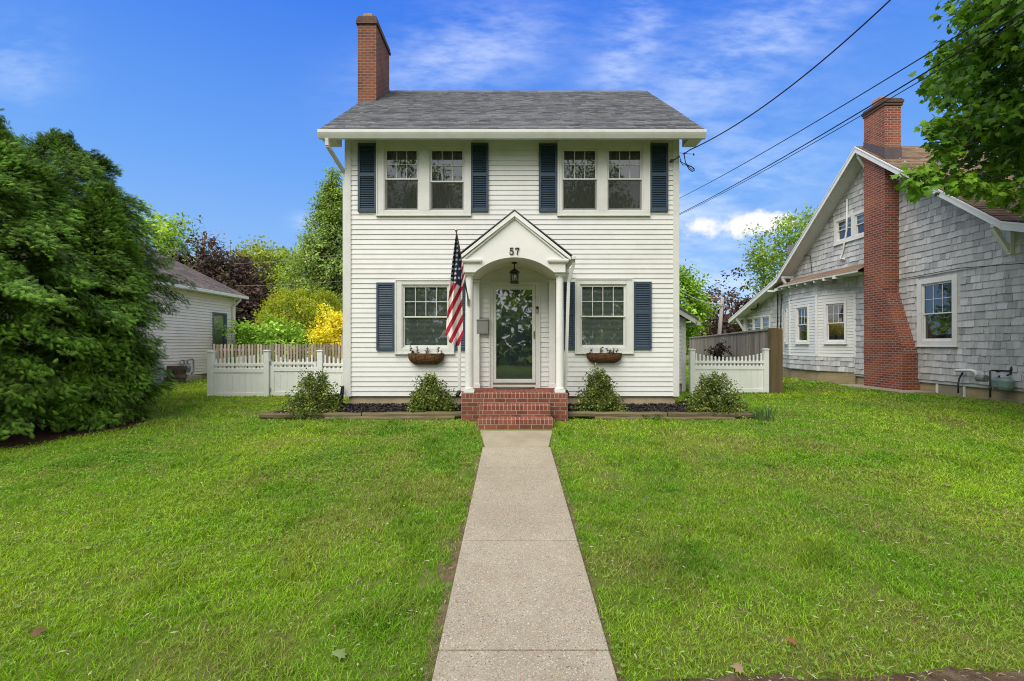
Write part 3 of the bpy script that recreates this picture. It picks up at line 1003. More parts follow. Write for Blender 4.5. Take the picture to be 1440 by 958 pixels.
def brickwork(bricks, org, u, v, n, W, H, bw, bh, gap=.010, off=0.0, depth=.03, proud=.004):
    """bricks standing proud of a mortar core on one face"""
    org, u, v, n = Vector(org), Vector(u), Vector(v), Vector(n)
    r = 0; z = 0
    while z < H - .012:
        z1 = min(z + bh, H); x = -((r * .5 + off) % 1) * bw
        while x < W - .012:
            a, c = max(x, 0) + gap / 2, min(x + bw, W) - gap / 2
            x += bw
            if c - a < .012: continue
            g = random.uniform(.70, 1.22); k = random.uniform(-.06, .06)
            bricks.col = (g + k, g, g - k)
            p = proud + random.uniform(-.0015, .0015)
            q = [org + u * s + v * t + n * d for d in (-depth, p) for s, t in ((a, z + gap / 2), (c, z + gap / 2), (c, z1 - gap / 2), (a, z1 - gap / 2))]
            i = [bricks.pt(w_) for w_ in q]
            for f in ((4, 5, 6, 7), (0, 1, 5, 4), (1, 2, 6, 5), (2, 3, 7, 6), (3, 0, 4, 7)): bricks.face([i[j] for j in f])
        z = z1; r += 1
    bricks.col = (1, 1, 1)


def stoop():
    core, br = MB(), MB()
    X = Vector((1, 0, 0)); Y = Vector((0, 1, 0)); Z = Vector((0, 0, 1))
    blocks = [(-.96, 1.053, 8.64, 9.66, .40, 1.068), (-.60, .70, 8.345, 8.64, .40, .882), (-.60, .725, 8.06, 8.345, .40, .671)]
    for k, (x0, x1, y0, y1, z0, z1) in enumerate(blocks):
        core.box(x0, x1, y0, y1 + (.02 if k == 0 else -.006), z0, z1)
        top = z1 - .098
        brickwork(br, (x0, y0, top), X, Z, -Y, x1 - x0, .098, .0735, .098)                 # rowlock edge
        H = top - (z0 + .06); n = max(1, round(H / .078))
        brickwork(br, (x0, y0, top - n * .078), X, Z, -Y, x1 - x0, n * .078, .208, .078, off=.23 * k)
        brickwork(br, (x0, y0, z1), X, Y, Z, x1 - x0, .205, .0735, .205, off=0)            # tread
        if y1 - y0 > .3: brickwork(br, (x0, y0 + .205, z1), X, Y, Z, x1 - x0, y1 - y0 - .205, .208, .105)
        elif y1 - y0 - .205 > .02: brickwork(br, (x0, y0 + .205, z1), X, Y, Z, x1 - x0, y1 - y0 - .212, .208, .1)
        brickwork(br, (x1, y0, z1 - .098), Y, Z, X, y1 - y0, .098, .0735, .098)
        brickwork(br, (x1, y0, z1 - .098 - n * .078), Y, Z, X, y1 - y0, n * .078, .208, .078, off=.4)
        brickwork(br, (x0, y1, z1 - .098), -Y, Z, -X, y1 - y0, .098, .0735, .098)
        brickwork(br, (x0, y1, z1 - .098 - n * .078), -Y, Z, -X, y1 - y0, n * .078, .208, .078, off=.4)
    steps = br.build('brick_steps', M['step_brick'], house)
    core.build('mortar', M['mortar'], steps)
stoop()

# columns, pilasters
for sx in (-1, 1):
    c = MB(); cx = XC + sx * .868; cy = 8.745
    c.box(cx - .10, cx + .10, cy - .10, cy + .10, 1.074, 1.13)
    c.lathe((cx, cy, 1.13), [(.092, 0), (.095, .015), (.090, .035), (.080, .05), (.080, .5), (.077, 1.3), (.070, 2.12), (.070, 2.14), (.082, 2.16), (.082, 2.175)], 28)
    c.box(cx - .09, cx + .09, cy - .09, cy + .09, 3.305, 3.357)
    c.build('column', M['porch_white'], house, bevel=.004)
for sx in (-1, 1):
    c = MB(); a, d = sorted((XC + sx * .735, XC + sx * .86))
    c.box(a, d, 9.60, 9.684, 1.074, 3.30); c.box(a - .015, d + .015, 9.585, 9.684, 3.30, 3.352); c.box(a - .015, d + .015, 9.585, 9.684, 1.072, 1.16)
    c.build('pilaster', M['porch_white'], house, bevel=.004)

# gable with segmental arch and its vault
AR, AZ, AT = .748, 3.357, 3.640


def arch(n=28):
    h = AT - AZ; rad = (AR * AR + h * h) / (2 * h); zc = AT - rad; a0 = math.asin(AR / rad)
    return [(XC + rad * math.sin(-a0 + 2 * a0 * k / n), zc + rad * math.cos(-a0 + 2 * a0 * k / n)) for k in range(n + 1)]


A = arch()
APX = 4.485
EX, EZ = 1.085, 3.650


def porch_face(y0, y1, mat='porch_white'):
    b = MB()
    def top(x): return APX - .035 - (APX - EZ) / EX * abs(x - XC)
    xs = [(XC - .962, None)] + [(x, z) for x, z in A] + [(XC + .962, None)]
    lo = [(x, AZ if z is None else z) for x, z in xs]
    hi = [(x, top(x)) for x, _ in xs]
    # split at the apex so the ridge stays sharp
    mid = len(A) // 2 + 1
    b.strip([(x, y0, z) for x, z in lo], [(x, y0, z) for x, z in hi])
    b.strip([(x, y1, z) for x, z in hi], [(x, y1, z) for x, z in lo])
    b.strip([(x, y1, z) for x, z in lo], [(x, y0, z) for x, z in lo])
    for x in (XC - .962, XC + .962):
        b.poly([(x, y0, AZ), (x, y0, top(x)), (x, y1, top(x)), (x, y1, AZ)])
    return b


gable = porch_face(8.60, 8.70).build('porch_gable', M['porch_white'], house)
b = MB(); b.smooth = True
b.strip([(x, 9.69, z) for x, z in A], [(x, 8.70, z) for x, z in A])
b.build('porch_vault', M['porch_white'], house)
b = MB()
for sx in (-1, 1):
    a, d = sorted((XC + sx * .750, XC + sx * .960))
    b.box(a, d, 8.70, 9.685, AZ + .002, 3.62)
    a, d = sorted((XC + sx * .62, XC + sx * 1.02))
    b.box(a, d, 8.545, 8.598, 3.565, 3.600); b.box(a + .012, d - .012, 8.56, 8.598, 3.54, 3.565)     # cornice returns
    # eave board and soffit along the sides
    a, d = sorted((XC + sx * .964, XC + sx * 1.06))
    b.box(a, d, 8.60, 9.68, 3.60, 3.625)
    # raking cornice
    p = [(XC + sx * (EX - .03), 8.535, EZ - .075), (XC + sx * (EX - .03), 8.535, EZ - .012), (XC, 8.535, APX - .012 + .024), (XC, 8.535, APX - .085)]
    b.prism(p, (0, .062, 0))
    p = [(XC + sx * (EX - .08), 8.565, EZ - .10), (XC + sx * (EX - .08), 8.565, EZ - .06), (XC, 8.565, APX - .075), (XC, 8.565, APX - .120)]
    b.prism(p, (0, .034, 0))
b.build('porch_cornice', M['porch_white'], house, bevel=.003)
b = MB()
for sx in (-1, 1):
    d = Vector((XC - (XC + sx * EX), 0, APX - EZ)).normalized()
    p = [(XC + sx * EX, 8.525, EZ), (XC + sx * EX, 8.525, EZ + .020), (XC, 8.525, APX + .042), (XC, 8.525, APX + .020)]
    b.col = (.75, .75, .75)
    b.prism(p, (0, 1.16, 0))
b.build('porch_roof', M['roof'], house)
b = MB()
for sx in (-1, 1):
    x = XC + sx * 1.11
    b = MB(); b.box(x - .04, x + .04, 8.52, 9.66, 3.59, 3.655); b.build('porch_gutter', M['trim'], house, bevel=.01)
downspout([(1.165, 8.60, 3.60), (1.165, 8.62, 3.50), (1.085, 8.72, 3.2), (1.04, 8.88, 1.08)], .045, .06)
downspout([(-1.06, 8.60, 3.60), (-1.03, 8.90, 3.4), (-1.03, 8.92, 1.06)], .045, .06)
for p, q in (((1.04, 8.88, 1.10), (1.08, 8.78, 1.02)), ((-1.03, 8.92, 1.08), (-1.06, 8.8, 1.00))):
    b = MB(); b.beam(p, q, .06, .05); b.build('downspout_shoe', M['black_rubber'], house)

# house number 57, bold numerals with serifs
def numerals():
    b = MB(FRONT(8.592))
    h = .125; u = XC - .095; v = 3.692
    def strokes(pts, wid):
        L, Rr = [], []
        for k in range(len(pts)):
            p = Vector(pts[k]); d = (Vector(pts[min(k + 1, len(pts) - 1)]) - Vector(pts[max(k - 1, 0)])).normalized(); n = Vector((-d.y, d.x))
            L.append(p + n * wid[k] / 2); Rr.append(p - n * wid[k] / 2)
        for k in range(len(pts) - 1):
            q = [L[k], L[k + 1], Rr[k + 1], Rr[k]]
            b.prism([(u + c.x, v + c.y, 0) for c in q], (0, 0, .010))
    # 5
    strokes([(.014, .118), (.072, .118)], [.020, .020])
    strokes([(.014, .125), (.012, .062)], [.012, .010])
    n = 14
    arc = [(.036 + .036 * math.cos(a), .040 + .038 * math.sin(a)) for a in [R(135) - R(320) * k / n for k in range(n + 1)]]
    strokes(arc, [.008 + .014 * math.sin(math.pi * k / n) for k in range(n + 1)])
    strokes([(.004, .022), (.018, .022)], [.018, .018])
    # 7
    u += .108
    strokes([(.0, .116), (.078, .116)], [.022, .022])
    strokes([(.004, .125), (.004, .088)], [.009, .009])
    strokes([(.074, .116), (.044, .062), (.036, .0)], [.010, .017, .024])
    b.build('house_number', M['dark_metal'], house)
numerals()

# door: casing, storm door, inner door
b = MB(FR)
cx0, cx1, cz1 = hx(688.4), hx(759), hz(397)
b.box(cx0, DX0, 1.068, cz1, 0, .03); b.box(DX1, cx1, 1.068, cz1, 0, .03); b.box(DX0, DX1, 3.245, cz1, 0, .028)
b.box(cx0 - .01, cx0 + .02, 1.068, cz1, .03, .045); b.box(cx1 - .02, cx1 + .01, 1.068, cz1, .03, .045); b.box(cx0 + .02, cx1 - .02, cz1 - .025, cz1 + .01, .03, .044)
b.box(DX0, DX1, 1.068, 1.135, -.02, .03)
b.build('door_casing', M['trim'], house, bevel=.003)
b = MB(FR)
sz0, sz1 = 1.178, hz(402)
gx0, gx1, gz0, gz1 = -.336, .430, 1.258, hz(407.5)
b.box(DX0 + .004, gx0, sz0, sz1, -.005, .026); b.box(gx1, DX1 - .004, sz0, sz1, -.005, .026); b.box(gx0, gx1, gz1, sz1, -.005, .025); b.box(gx0, gx1, sz0, gz0, -.005, .025)
storm = b.build('storm_door', M['trim'], house, bevel=.004)
b = MB(FR); b.poly([(gx0 - .005, gz0 - .005, .008), (gx1 + .005, gz0 - .005, .008), (gx1 + .005, gz1 + .005, .008), (gx0 - .005, gz1 + .005, .008)]); b.build('pane', M['storm_glass'], storm)
b = MB(FR); b.box(DX0 + .006, DX1 - .006, 1.137, 1.176, -.005, .024); b.build('door_sweep', M['brass'], storm)
b = MB(FR)
hxc, hzc = hx(751.3), hz(470)
b.box(hxc - .014, hxc + .014, hzc - .10, hzc + .07, .026, .034); b.tube([(hxc, hzc + .01, .03), (hxc, hzc + .01, .075), (hxc - .07, hzc + .012, .08)], .008); b.tube([(hxc, hzc - .065, .03), (hxc, hzc - .065, .05)], .012)
b.build('handle', M['brass'], storm)
b = MB(FRONT(HY + .13))
b.box(DX0 - .02, DX1 + .02, 1.07, 3.26, -.05, 0)
for (z0, z1) in ((1.2, 1.75), (1.88, 2.45), (2.58, 3.10)):
    for (x0, x1) in ((-.30, .01), (.09, .40)):
        frame(b, x0, x1, z0, z1, .03, 0, .012); b.box(x0 + .05, x1 - .05, z0 + .05, z1 - .05, 0, .008)
b.build('front_door', M['door'], house, bevel=.003)

# ------------------------------------------------------------------ things on and round the stoop
def lantern():
    c = (P(723.5, 370, 9.1).x, 9.12)
    t = empty('porch_lantern', (c[0], c[1], 3.63), 'black lantern hanging on a short stem under the porch arch', 'lantern')
    z1 = 3.615
    b = MB(); b.lathe((c[0], c[1], 0), [(.002, z1 + .02), (.055, z1 + .018), (.058, z1), (.03, z1 - .012), (.012, z1 - .02), (.012, z1 - .07), (.02, z1 - .075), (.012, z1 - .085), (.012, z1 - .105)], 16)
    b.build('stem', M['dark_metal'], t)
    zt = z1 - .10
    b = MB(); b.lathe((c[0], c[1], 0), [(.015, zt), (.045, zt - .02), (.085, zt - .05), (.108, zt - .072), (.108, zt - .084), (.02, zt - .084)], 16); b.build('cap', M['dark_metal'], t)
    zb = zt - .29
    b = MB()
    for k in range(6):
        a = k * math.pi / 3 + .3; x, y = c[0] + .078 * math.cos(a), c[1] + .078 * math.sin(a)
        b.box(x - .007, x + .007, y - .007, y + .007, zb + .012, zt - .08)
    b.lathe((c[0], c[1], 0), [(.03, zb - .015), (.09, zb - .008), (.09, zb + .012), (.02, zb + .012)], 16)
    b.build('cage', M['dark_metal'], t)
    b = MB(); b.lathe((c[0], c[1], 0), [(.066, zb + .014), (.066, zt - .082)], 16); b.build('glass', M['lamp_glass'], t)
    b = MB(); b.lathe((c[0], c[1], 0), [(.016, zb + .013), (.016, zb + .12), (.022, zb + .13), (.022, zb + .16), (.004, zb + .19)], 12); b.build('candle', M['porch_white'], t)
lantern()


def mailbox():
    x0, x1, z1, z0 = hx(671), hx(687.2), hz(447.7), hz(469.5)
    t = empty('mailbox', ((x0 + x1) / 2, HY, z0), 'small grey metal mailbox on the wall left of the front door', 'mailbox')
    b = MB(FRONT(HY - .022))
    b.prism([(x0, z0, 0), (x0, z0, .085), (x0, z1 - .06, .10), (x0, z1 - .02, .07), (x0, z1 - .015, 0)], (x1 - x0, 0, 0))
    b.build('box', M['grey_metal'], t, bevel=.006)
    b = MB(FRONT(HY - .022))
    b.hexa([(x0 - .006, z1 - .055, .108), (x1 + .006, z1 - .055, .108), (x1 + .006, z1 - .008, 0), (x0 - .006, z1 - .008, 0), (x0 - .006, z1 - .042, .112), (x1 + .006, z1 - .042, .112), (x1 + .006, z1 + .006, .004), (x0 - .006, z1 + .006, .004)])
    b.build('lid', M['grey_metal'], t, bevel=.003)
mailbox()


def doorbell():
    x, z = hx(755.4), hz(436)
    t = empty('doorbell', (x, HY, z), 'small black and grey video doorbell on the right door casing', 'doorbell')
    b = MB(FRONT(HY - .031)); b.box(x - .026, x + .026, z + .012, z + .072, 0, .028); b.build('camera_half', M['black_rubber'], t, bevel=.008)
    b = MB(FRONT(HY - .031)); b.box(x - .026, x + .026, z - .07, z + .010, 0, .026); pass
    b.build('button_half', M['grey_metal'], t, bevel=.008)
doorbell()

b = MB(); n = 24
prof = [(.04 + .44 * math.cos(a), 9.655 - .33 * math.sin(a) * (1 if math.sin(a) > 0 else 0), 1.078) for a in [math.pi * k / n for k in range(n + 1)]]
b.prism(prof[::-1], (0, 0, .014))
tag(b.build('door_mat', M['mat']), 'half round brown door mat on the brick stoop', 'door mat')


def flag():
    top, bot = P(641.6, 325.5, 7.75), P(658.8, 424, 8.655)
    t = empty('flag_on_pole', bot, 'stars and stripes flag hanging from a slanted pole on the left porch column', 'flag')
    b = MB(); b.tube([bot, top], .012, 10); b.build('pole', M['bark'], t)
    b = MB(); d = (top - bot).normalized(); s = bot
    b.tube([s + d * .02, s + d * .16], .017, 12); b.box(s.x - .03, s.x + .03, s.y - .015, s.y + .012, s.z - .07, s.z + .045)
    b.tube([s + Vector((0, -.01, -.04)), s + d * .06], .012, 8)
    b.build('bracket', M['grey_metal'], t, bevel=.003)
    b = MB(); e = top
    b.lathe((e.x, e.y, e.z), [(.006, -.01), (.02, 0), (.026, .018), (.02, .036), (.006, .045)], 14); b.build('finial', M['brass'], t)
    # cloth: rows run down the hanging flag, columns across; the outline follows gravity folds
    sc = 60 / 319.0
    Lf = [(113, 72), (104, 130), (86, 270), (71, 420), (56, 560), (42, 740), (38, 830), (62, 882), (76, 892)]
    Rt = [(122, 72), (140, 160), (158, 270), (182, 395), (160, 500), (160, 600), (164, 740), (166, 830), (135, 912)]
    nr, nc = 230, 46
    def samp(poly, q):
        ts = np.linspace(0, 1, len(poly)); a = np.array(poly, float)
        return np.interp(q, ts, a[:, 0]), np.interp(q, ts, a[:, 1])
    V = []; Cc = []
    for i in range(nr + 1):
        q = i / nr
        lx, ly = samp(Lf, q); rx, ry = samp(Rt, q)
        for j in range(nc + 1):
            s_ = j / nc
            zx, zy = lx + (rx - lx) * s_, ly + (ry - ly) * s_ + 10 * math.sin(s_ * math.pi) * max(0, q - .9) * 10 * .5
            D = 7.78 + .60 * s_ * (1 - q * .55) * .62 + .055 * math.sin(s_ * 9.5 + q * 2.2) * min(1, q * 3 + .15) + .02 * math.sin(s_ * 21 - q * 5)
            p = P(620 + zx * sc, 315 + zy * sc, D); V.append(p)
            # the print
            ph = (zy + 1.94 * (zx - 157) - 592) / 122.0
            red = abs(ph - round(ph)) < .25
            canton = zy < 418 + (zx - 70) * .66 and zx < 150 - max(0, 290 - zy) * .10
            if zx > 150 - max(0, 290 - zy) * .10 and zy < 470:
                ph2 = (zy * .9 + 2.6 * (zx - 150)) / 66.0; red = abs(ph2 - round(ph2)) < .25; canton = False
            col = (.46, .022, .052) if red else (.80, .78, .74)
            if canton:
                col = (.022, .040, .085)
                gy = (zy - 98) / 34.0; r0 = round(gy)
                cx_ = 112 - (zy - 150) * .068 + (13 if r0 % 2 else -13); cy_ = 98 + r0 * 34.0
                for ddx in (-26, 0, 26):
                    ax_, ay_ = zx - cx_ - ddx, zy - cy_
                    rr = math.hypot(ax_, ay_ * .92); an = math.atan2(ax_, -ay_)
                    kk = abs(((an / (2 * math.pi / 5)) + .5) % 1 - .5) * 2
                    if rr < 10.5 - 6.2 * kk: col = (.78, .78, .77)
            Cc.append(col)
    T = []
    for i in range(nr):
        for j in range(nc):
            a = i * (nc + 1) + j; T += [(a, a + 1, a + nc + 2), (a, a + nc + 2, a + nc + 1)]
    o = tris_mesh('cloth', np.array([tuple(v) for v in V]), np.array(T), np.array(Cc), M['flag'], t)
    o.data.polygons.foreach_set('use_smooth', [True] * len(T))
    sol = o.modifiers.new('thickness', 'SOLIDIFY'); sol.thickness = .002
flag()


def window_box(px0, px1, py0, py1, label, plabel, seed):
    x0, x1, z1, z0 = hx(px0), hx(px1), hz(py0), hz(py1)
    yw = HY - .03
    x0 *= .985; x1 *= .985
    t = empty('window_box', ((x0 + x1) / 2, yw, z1), label, 'window box', 'coco lined window boxes')
    cx, hw, h = (x0 + x1) / 2, (x1 - x0) / 2, z1 - z0 + .01
    b = MB(); b.smooth = True; rows = 9; n = 28; rg = []
    for r in range(rows + 1):
        q = r / rows; wv = hw * (1 - .40 * q ** 3.2); dp = .17 * math.sqrt(max(0, 1 - q ** 2.2)) + .01
        ring = []
        for k in range(n + 1):
            a = math.pi * k / n
            ca, sa = math.cos(a), math.sin(a)
            xx = cx + wv * math.copysign(abs(ca) ** .55, ca); yy = yw - dp * abs(sa) ** .6
            zz = z1 - h * q * (1 - .0 * abs(ca))
            j = .004 * math.sin(k * 5.1 + r * 2.3)
            ring.append((xx, yy + j, zz))
        rg.append(ring)
    for r in range(rows): b.strip(rg[r + 1], rg[r])
    b.poly([(x, y, z + .001) for x, y, z in rg[-1]])
    top = [(x, y, z - .025) for x, y, z in rg[0]]
    b.poly(top)
    b.build('liner', M['coco'], t)
    b = MB(); b.tube([Vector(p) for p in rg[0]], .006, 6)
    for k in range(2, n, 3): b.tube([Vector(rg[r][k]) - Vector((0, .004, 0)) for r in range(rows + 1)], .0025, 5)
    b.build('wire_frame', M['dark_metal'], t)
    # young plants sitting in the liner
    r = np.random.default_rng(seed)
    pos, ax, scl, colr = [], [], [], []
    sts = []
    for k in range(9):
        px = cx + hw * r.uniform(-.88, .88); py = yw - r.uniform(.04, .13); hh = r.choice([.05, .07, .11, .15])
        base = Vector((px, py, z1 - .03)); tip = base + Vector((r.uniform(-.05, .05), -r.uniform(0, .04), hh + .03))
        st = MB(); st.tube([base, tip], .003, 5); sts.append(st)
        for m in range(int(10 + hh * 110)):
            q = r.uniform(.25, 1); p = base.lerp(tip, q)
            d = Vector((r.normal(), r.normal() - .2, r.uniform(-.3, .8))).normalized()
            pos.append(p); ax.append(d); scl.append(r.uniform(.025, .048)); g = r.uniform(.5, 1.1); colr.append((.075 * g, .13 * g, .075 * g))
    pl = empty('potted_plant', (cx, yw, z1), plabel, 'plant', 'young plants in the window boxes')
    for st in sts: st.build('stem', M['bark'], pl)
    Va, Ta, Ca = scatter(*LEAF_OVAL, np.array([tuple(p) for p in pos]), np.array([tuple(p) for p in ax]), rdir(len(pos)), scl, np.array(colr))
    tris_mesh('foliage', Va, Ta, Ca, M['leaf'], pl)
window_box(573, 623.5, 497.3, 512, 'brown coco window box under the lower left window beside the flag', 'low greyish green seedlings in the window box left of the stoop', 3)
window_box(826, 875.5, 496.8, 509.8, 'brown coco window box under the lower right window', 'low greyish green seedlings in the window box right of the stoop', 8)


# ------------------------------------------------------------------ landscape timbers
def timber(a, c, label, r=.062, seed=0):
    b = MB(); g = random.uniform(.8, 1.2); b.col = (g, g, g)
    a, c = Vector(a), Vector(c); n = 10; d = (c - a).normalized(); s = Vector((-d.y, d.x, 0)).normalized()
    prof = [(-.045, -.056), (.045, -.056), (.066, -.03), (.066, .022), (.040, .052), (-.040, .052), (-.066, .022), (-.066, -.03)]
    rings = []
    for k in range(n + 1):
        p = a.lerp(c, k / n) + Vector((0, 0, .006 * math.sin(k * 1.7 + seed)))
        rings.append([b.pt(p + s * u + Vector((0, 0, v))) for u, v in prof])
    for k in range(n):
        for j in range(8): b.face((rings[k][j], rings[k][(j + 1) % 8], rings[k + 1][(j + 1) % 8], rings[k + 1][j]))
    b.face(rings[0][::-1]); b.face(rings[-1])
    tag(b.build('landscape_timber', M['timber']), label, 'timber', 'landscape timbers edging the beds')
timber((-4.90, 8.88, .605), (-2.92, 8.86, .612), 'weathered landscape timber at the left end of the left bed', seed=1)
timber((-2.90, 8.86, .615), (-.985, 8.84, .640), 'weathered landscape timber meeting the stoop on its left', seed=2)
timber((-3.6, 8.80, .545), (-1.1, 8.79, .565), 'low sunken timber lying in front of the left bed edge', seed=3)
timber((-4.86, 8.98, .605), (-4.2, 10.2, .625), 'weathered landscape timber running back along the left side of the left bed', seed=4)
timber((1.075, 8.86, .635), (3.0, 8.87, .622), 'weathered landscape timber meeting the stoop on its right', seed=5)
timber((3.02, 8.87, .620), (4.72, 8.90, .605), 'weathered landscape timber at the right end of the right bed', seed=6)
timber((1.6, 8.81, .548), (4.3, 8.82, .540), 'low sunken timber lying in front of the right bed edge', seed=7)
timber((4.70, 8.98, .610), (4.15, 10.0, .62), 'weathered landscape timber running back along the right side of the right bed', seed=8)

b = MB()
b.prism([(-3.66, 9.58, .72), (-3.60, 9.58, 1.12), (-3.57, 9.58, 1.10), (-3.60, 9.58, .70)], (0, .12, 0))
b.prism([(-3.90, 9.60, .70), (-3.70, 9.60, .96), (-3.64, 9.60, .90), (-3.80, 9.60, .69)], (0, .10, 0))
tag(b.build('splash_guard', M['black_rubber'], bevel=.008), 'black plastic downspout extension leaning at the left house corner', 'drain pipe')

# ------------------------------------------------------------------ white vinyl fences


def fence_post(parent, T, u, z0, z1, w=.135):
    b = MB(T); b.box(u - w / 2, u + w / 2, z0, z1 - .03, -w / 2, w / 2)
    b.box(u - w / 2 - .016, u + w / 2 + .016, z1 - .03, z1 - .006, -w / 2 - .016, w / 2 + .016); b.box(u - w / 2 + .01, u + w / 2 - .01, z1 - .006, z1 + .008, -w / 2 + .01, w / 2 - .01)
    b.build('post', M['vinyl'], parent, bevel=.005)


def fence_panel(parent, T, u0, u1, z0, zt, scallop, name='panel', stiles=False):
    """solid lower half, scalloped pickets above"""
    b = MB(T); w = .022
    zm = z0 + .72; zr = z0 + .875
    if stiles:
        b.box(u0, u0 + .09, z0, zr + .04, -.03, .03); b.box(u1 - .09, u1, z0, zr + .04, -.03, .03); u0 += .09; u1 -= .09
    b.box(u0, u1, z0 + .02, z0 + .13, -.028, .028)
    b.box(u0, u1, zm - .055, zm + .055, -.028, .028)
    b.box(u0, u1, zr - .035, zr + .035, -.028, .028)
    n = max(1, int((u1 - u0) / .152)); p = (u1 - u0) / n
    for k in range(n):
        g = random.uniform(.97, 1.02); b.col = (g, g, g)
        b.box(u0 + k * p + .003, u0 + (k + 1) * p - .003, z0 + .13, zm - .055, -.012, .012)
        b.box(u0 + k * p - .003, u0 + k * p + .003, z0 + .13, zm - .055, -.012, .007)
    b.col = (1, 1, 1)
    b.build(name, M['vinyl'], parent, bevel=.003)
    m = max(2, int((u1 - u0) / .105))
    for k in range(m):
        q = (k + .5) / m; u = u0 + (u1 - u0) * q
        h = zt - scallop(q)
        c = MB(T)
        prof = [(u - w, zm + .04, -.011), (u + w, zm + .04, -.011), (u + w, h - .022, -.011), (u + w * .55, h - .004, -.011), (u, h, -.011), (u - w * .55, h - .004, -.011), (u - w, h - .022, -.011)]
        c.prism(prof, (0, 0, .022))
        c.build('picket', M['vinyl'], parent)


def left_fence():
    z0 = .585
    t = empty('vinyl_fence', (-7.9, 12, z0), 'white vinyl picket fence with a gate left of the white house', 'fence', 'white vinyl fences')
    T = FRONT(12.0)
    for u, zt in ((-7.93, 1.82), (-6.45, 1.84), (-5.05, 1.84)): fence_post(t, T, u, .5, zt)
    fence_panel(t, T, -7.86, -6.52, z0, 1.73, lambda q: .13 * (1 - q) ** 1.2 + 0 * q)
    fence_panel(t, T, -4.98, -3.52, z0, 1.74, lambda q: .14 * (1 - (2 * q - 1) ** 2))
    # the gate is a thing of its own: it swings
    g = empty('fence_gate', (-6.3, 12, z0), 'white vinyl picket gate with scalloped top between two fence posts', 'gate')
    fence_panel(g, T, -6.355, -5.13, z0 + .035, 1.75, lambda q: .16 * (1 - (2 * q - 1) ** 2), stiles=True)
    b = MB(T); b.box(-5.135, -5.10, 1.40, 1.53, .03, .05); b.build('latch', M['dark_metal'], g, bevel=.004)
    for z in (.75, 1.45):
        b = MB(T); b.box(-6.385, -6.33, z, z + .09, .031, .040); b.build('hinge', M['grey_metal'], g)
left_fence()


def right_fence():
    z0 = .62
    t = empty('vinyl_fence', (6.1, 12.8, z0), 'white vinyl picket fence panel right of the white house, joined to the brown board fence', 'fence', 'white vinyl fences')
    T = FRONT(12.8)
    fence_post(t, T, 5.06, .5, 1.86); fence_post(t, T, 7.13, .5, 1.87)
    fence_panel(t, T, 5.13, 7.06, z0, 1.76, lambda q: .12 * (1 - (2 * q - 1) ** 2))
right_fence()


def board_fence():
    t = empty('board_fence', (7.45, 13, .6), 'tall weathered board fence running back between the houses on the right', 'fence')
    a, c = Vector((7.36, 12.86)), Vector((8.05, 20.6)); L = (c - a).length
    T = FACE((c.x, c.y), (a.x, a.y))
    b = MB(T); n = int(L / .14)
    for k in range(n):
        g = random.uniform(.72, 1.2); b.col = (g, g * .99, g * .97)
        u = L * k / n; q = 1 - u / L
        b.box(u + .003, u + L / n - .004, .66, 2.43 - .15 * q - .02, -.012, .012)
    b.build('boards', M['grey_wood'], t)
    b = MB(T)
    b.hexa([(0, 2.25, -.03), (L, 2.40, -.03), (L, 2.40, .045), (0, 2.25, .045), (0, 2.30, -.03), (L, 2.45, -.03), (L, 2.45, .045), (0, 2.30, .045)])
    b.build('cap_rail', M['grey_wood'], t, bevel=.004)
    b = MB(); b.col = (.9, .9, .9); b.box(7.22, 7.42, 12.66, 12.86, .45, 2.45); b.build('post', M['brown_wood'], t, bevel=.006)
    b = MB(); b.box(7.43, 7.57, 12.72, 12.84, .45, 2.44); b.build('post', M['brown_wood'], t, bevel=.006)
board_fence()


def stockade():
    t = empty('picket_fence', (-8.8, 17, .6), 'weathered brown picket fence behind the white gate on the left', 'fence')
    b = MB(FRONT(17.0)); u = -11.15; k = 0
    while u < -6.35:
        g = random.uniform(.55, 1.35); b.col = (g, g * .97, g * .93)
        w = .075; h = 2.0 + random.uniform(-.015, .015)
        b.prism([(u, .6, 0), (u + w, .6, 0), (u + w, h - .03, 0), (u + w * .5, h, 0), (u, h - .03, 0)], (0, 0, .02))
        u += .112 if u > -10.2 else .135; k += 1
    b.build('pickets', M['grey_wood'], t)
    b = MB(FRONT(16.99))
    for z in (.9, 1.75): b.box(-11.15, -6.35, z, z + .08, -.05, -.012)
    b.build('rail', M['grey_wood'], t)
    for u in (-11.0, -8.7, -6.35):
        b = MB(FRONT(16.95)); b.box(u - .05, u + .05, .5, 1.98 if u < -7 else 2.34, -.16, -.06); b.build('post', M['grey_wood'], t)
stockade()


# ------------------------------------------------------------------ the grey shingled house on the right
NX = 11.85
nb = empty('shingle_house', (NX, 14.9, .6), 'grey wood shingled bungalow with red brick chimney and brown roof on the right', 'house')
PK, PZ, KO, KZ = 14.95, 8.50, 4.45, 4.85           # peak, kink offset and height of the roof edge
SO, SZ = 8.75, 3.28                                # end of the lower slopes


def roof_z(y):
    d = abs(y - PK)
    return PZ - (PZ - KZ) * d / KO if d <= KO else KZ - (KZ - SZ) * (d - KO) / (SO - KO)


